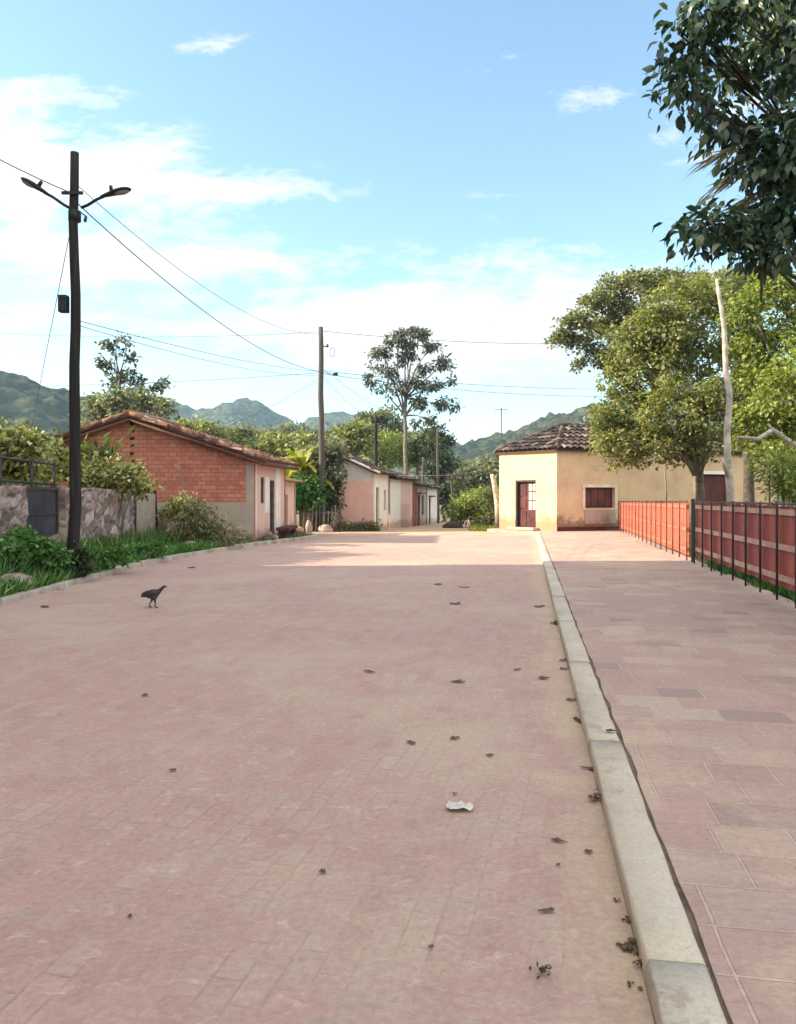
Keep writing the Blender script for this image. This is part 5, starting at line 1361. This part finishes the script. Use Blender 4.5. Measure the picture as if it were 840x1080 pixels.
bl = [(Vector((-13.4,18.2,5.0)),1.0),(Vector((-13.0,19.4,4.2)),.9),(Vector((-14.2,17.4,5.6)),.8),(Vector((-13.6,16.6,4.4)),.9),(Vector((-13.9,20.3,5.4)),.6),(Vector((-13.6,16.15,5.2)),.55),(Vector((-13.3,17.2,4.4)),.8),(Vector((-13.5,18.8,5.9)),.7),(Vector((-13.2,20.9,4.6)),.7)]  # unseen trees added to throw dappled shade on the left of the road
tree('unseen_shade_tree', 'unseen leafy tree left of the view, added to shade the left of the road', 'tree', (-13.6,18.2,-.03), (-13.6,18.2,2.2), .16, .12, bl, 9000, .16, 'leaf_mid', 'bark', 201, per=22, shell=.2, nlimb=5)
bl = [(Vector((-14.6,22.0,4.6)),.9),(Vector((-14.4,23.4,5.3)),.7),(Vector((-15.0,21.4,5.6)),.6),(Vector((-14.6,22.7,3.9)),.9),(Vector((-14.2,22.4,6.0)),.6),(Vector((-14.4,23.6,4.3)),.7)]
tree('unseen_shade_tree', 'smaller unseen leafy tree left of the view, added to shade the road before the brick house', 'tree', (-14.6,22.1,-.03), (-14.6,22.1,2.6), .14, .10, bl, 6500, .16, 'leaf_mid', 'bark', 203, per=22, shell=.2, nlimb=3)

# ------------------------------------------------------------------ unseen tall building left of the camera, sized so its shade covers the street
ch = thing('shade_building', (-15,0,0), 'unseen tall building left of the view, sized to shade the street', 'shade_building')
CY0, CY1, CXa, CXb, CH, CR = -16.0, 15.45, -9.4, -20.0, 11.0, 14.6
obj('side_wall', wall_mesh((CXa,CY0), (CXa,CY1), -.05, CH, .5, [(3+5*i,4.4+5*i,4.0,7.5) for i in range(6)]), 'shade_building', ch)
for i in range(6):
    bm = nb(); add_box(bm, (CXa-.35,CY0+3+5*i,4.0), (CXa-.30,CY0+4.4+5*i,7.5)); obj('window', bm, 'dark', ch)
gl = lambda s: CH+(CR-CH)*(1-abs(s-5.3)/5.3)
obj('end_wall', wall_mesh((CXa-.501,CY1), (CXb,CY1), -.05, lambda s: CH+(CR-CH)*(1-abs(s+.5-5.3)/5.3), .5), 'shade_building', ch)
obj('end_wall', wall_mesh((CXb,CY0), (CXa-.501,CY0), -.05, gl, .5), 'shade_building', ch)
obj('side_wall', wall_mesh((CXb,CY1-.501), (CXb,CY0+.501), -.05, CH, .5), 'shade_building', ch)
xm = (CXa+CXb)/2; sl = (CR-CH)/5.3
R0, R1 = Vector((xm,CY0-.15,CR+.1)), Vector((xm,CY1+.12,CR+.1)); E0, E1 = Vector((CXa+.35,CY0-.15,CH+.1-.35*sl)), Vector((CXa+.35,CY1+.12,CH+.1-.35*sl)); W0, W1 = Vector((CXb-.4,CY0-.15,CH+.1-.4*sl)), Vector((CXb-.4,CY1+.12,CH+.1-.4*sl))
bm = nb(); add_poly_slab(bm, [R0,E0,E1,R1], .12); add_poly_slab(bm, [R0-Vector((.002,0,0)),R1-Vector((.002,0,0)),W1,W0], .12); rf = obj('roof', bm, 'tile', ch)

# ------------------------------------------------------------------ air
bm = nb(); add_box(bm, (-1590,-290,-2.6), (1590,1590,190))
t = NT('haze_air'); pv = t.n('ShaderNodeVolumePrincipled'); pv.inputs['Color'].default_value = (.50,.76,1,1); pv.inputs['Density'].default_value = HAZE if 'HAZE' in globals() else .00034; pv.inputs['Anisotropy'].default_value = .2
t.l(pv.outputs[0], t.out.inputs['Volume']); t.m.cycles.homogeneous_volume = True; M['haze'] = t.m
tag(obj('haze', bm, 'haze'), kind='stuff')

# ------------------------------------------------------------------ light and sky
SUN_EL = math.radians(27); dirh = Vector((1, .045, 0)).normalized()
trav = Vector((dirh.x*math.cos(SUN_EL), dirh.y*math.cos(SUN_EL), -math.sin(SUN_EL)))
sun = bpy.data.lights.new('sun', 'SUN'); sun.energy = 4.6; sun.angle = math.radians(.5); sun.color = (1, .86, .66)
so_ = bpy.data.objects.new('sun', sun); C.objects.link(so_); so_.rotation_euler = trav.to_track_quat('-Z', 'Y').to_euler(); so_.location = (-40,0,40)

w = bpy.data.worlds.new('World'); S.world = w; w.use_nodes = True
nt_ = w.node_tree; nt_.nodes.clear()
class WT(NT):
    def __init__(s): s.t = nt_; s.out = s.n('ShaderNodeOutputWorld')
t = WT()
sky = t.n('ShaderNodeTexSky', sky_type='NISHITA'); sky.sun_disc = False; sky.sun_elevation = SUN_EL; sky.sun_rotation = math.atan2(-dirh.x, -dirh.y)
sky.air_density = 1.0; sky.dust_density = .8; sky.ozone_density = .7; sky.altitude = 300
tc = t.n('ShaderNodeTexCoord'); sp_ = t.n('ShaderNodeSeparateXYZ'); t.l(tc.outputs['Generated'], sp_.inputs[0])
den = t.math('MAXIMUM', sp_.outputs['Y'], .02)
U = t.math('DIVIDE', sp_.outputs['X'], den); V_ = t.math('DIVIDE', sp_.outputs['Z'], den)
cb = t.n('ShaderNodeCombineXYZ'); t.l(U, cb.inputs[0]); t.l(t.math('MULTIPLY', V_, 2.6), cb.inputs[1])
nA = t.n('ShaderNodeTexNoise'); nA.inputs['Scale'].default_value = 3.2; nA.inputs['Detail'].default_value = 9; nA.inputs['Roughness'].default_value = .62; nA.inputs['Distortion'].default_value = .5; t.l(cb.outputs[0], nA.inputs['Vector'])
nB = t.n('ShaderNodeTexNoise'); nB.inputs['Scale'].default_value = 11; nB.inputs['Detail'].default_value = 8; nB.inputs['Roughness'].default_value = .65; t.l(cb.outputs[0], nB.inputs['Vector'])
nD = t.n('ShaderNodeTexNoise'); nD.inputs['Scale'].default_value = 26; nD.inputs['Detail'].default_value = 7; nD.inputs['Roughness'].default_value = .66; nD.inputs['Distortion'].default_value = .6; t.l(cb.outputs[0], nD.inputs['Vector'])
nz = t.math('ADD', t.math('MULTIPLY', nA.outputs['Fac'], .45), t.math('ADD', t.math('MULTIPLY', nB.outputs['Fac'], .33), t.math('MULTIPLY', nD.outputs['Fac'], .22)))
def cloud(px, py, rx, ry, amp):
    cu, cv = (px-CX)/F, (HY-py)/F
    a = t.math('DIVIDE', t.math('SUBTRACT', U, cu), rx/F); b = t.math('DIVIDE', t.math('SUBTRACT', V_, cv), ry/F)
    r2 = t.math('ADD', t.math('MULTIPLY', a, a), t.math('MULTIPLY', b, b))
    return t.math('MULTIPLY', t.math('SUBTRACT', 1.0, t.math('SQRT', r2), clamp=True), amp)
clouds = [(20,150,210,85,1.3),(150,190,210,46,1.15),(290,200,130,24,.85),(60,270,280,75,1.3),(250,275,170,28,.9),(235,48,70,16,.62),(30,100,140,30,.7),
          (630,104,90,22,.66),(715,150,95,32,.66),(560,215,110,28,.5),(545,65,70,24,.4),(520,330,360,85,1.3),(420,365,300,70,1.2),(100,345,260,40,.7),(780,120,90,40,.6),(650,290,200,50,.6)]
tot = None
for c_ in clouds:
    q = cloud(*c_); tot = q if tot is None else t.math('ADD', tot, q)
fac = t.math('MULTIPLY_ADD', t.math('ADD', t.math('MULTIPLY', tot, .70), t.math('MULTIPLY_ADD', nz, 5.2, -2.72)), 1.45, -.16, clamp=True)
fac = t.math('MULTIPLY', fac, t.math('MULTIPLY', tot, 4.0, clamp=True))
# unseen directions: broken cloud added extra bright as fill light for the shade
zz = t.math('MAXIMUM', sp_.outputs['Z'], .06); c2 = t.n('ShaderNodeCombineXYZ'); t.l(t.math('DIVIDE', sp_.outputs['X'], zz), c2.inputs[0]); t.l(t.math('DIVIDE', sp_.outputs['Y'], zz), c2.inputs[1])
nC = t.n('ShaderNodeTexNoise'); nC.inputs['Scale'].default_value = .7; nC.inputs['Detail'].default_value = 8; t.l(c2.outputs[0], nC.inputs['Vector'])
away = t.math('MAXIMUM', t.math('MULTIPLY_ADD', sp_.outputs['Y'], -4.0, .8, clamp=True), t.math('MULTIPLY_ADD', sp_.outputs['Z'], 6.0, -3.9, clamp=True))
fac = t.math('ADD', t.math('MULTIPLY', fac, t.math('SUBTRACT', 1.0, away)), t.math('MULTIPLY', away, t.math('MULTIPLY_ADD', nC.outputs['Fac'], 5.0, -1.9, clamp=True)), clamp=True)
CLOUD = (3.6, 3.55, 3.5)
bg = t.n('ShaderNodeBackground'); bg.inputs['Strength'].default_value = .11
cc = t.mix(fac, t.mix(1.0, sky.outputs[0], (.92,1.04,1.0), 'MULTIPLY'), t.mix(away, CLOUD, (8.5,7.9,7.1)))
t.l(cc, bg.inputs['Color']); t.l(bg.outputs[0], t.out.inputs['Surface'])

# ------------------------------------------------------------------ camera
cam = bpy.data.cameras.new('camera'); co = bpy.data.objects.new('camera', cam); C.objects.link(co)
co.location = (0, 0, EYE); co.rotation_euler = (PI/2, 0, 0)
cam.sensor_fit = 'VERTICAL'; cam.sensor_height = 36; cam.sensor_width = 28; cam.lens = 36*F/1080
cam.shift_y = (HY-540)/1080; cam.clip_start = .05; cam.clip_end = 5000
S.camera = co
S.view_settings.view_transform = 'Standard'; S.view_settings.look = 'None'; S.view_settings.gamma = 1; S.view_settings.use_curve_mapping = False
S.view_settings.exposure = 1.6
S.cycles.volume_bounces = 0; S.cycles.max_bounces = 5; S.cycles.transparent_max_bounces = 8; S.cycles.diffuse_bounces = 3
S.cycles.use_adaptive_sampling = True; S.cycles.use_denoising = True
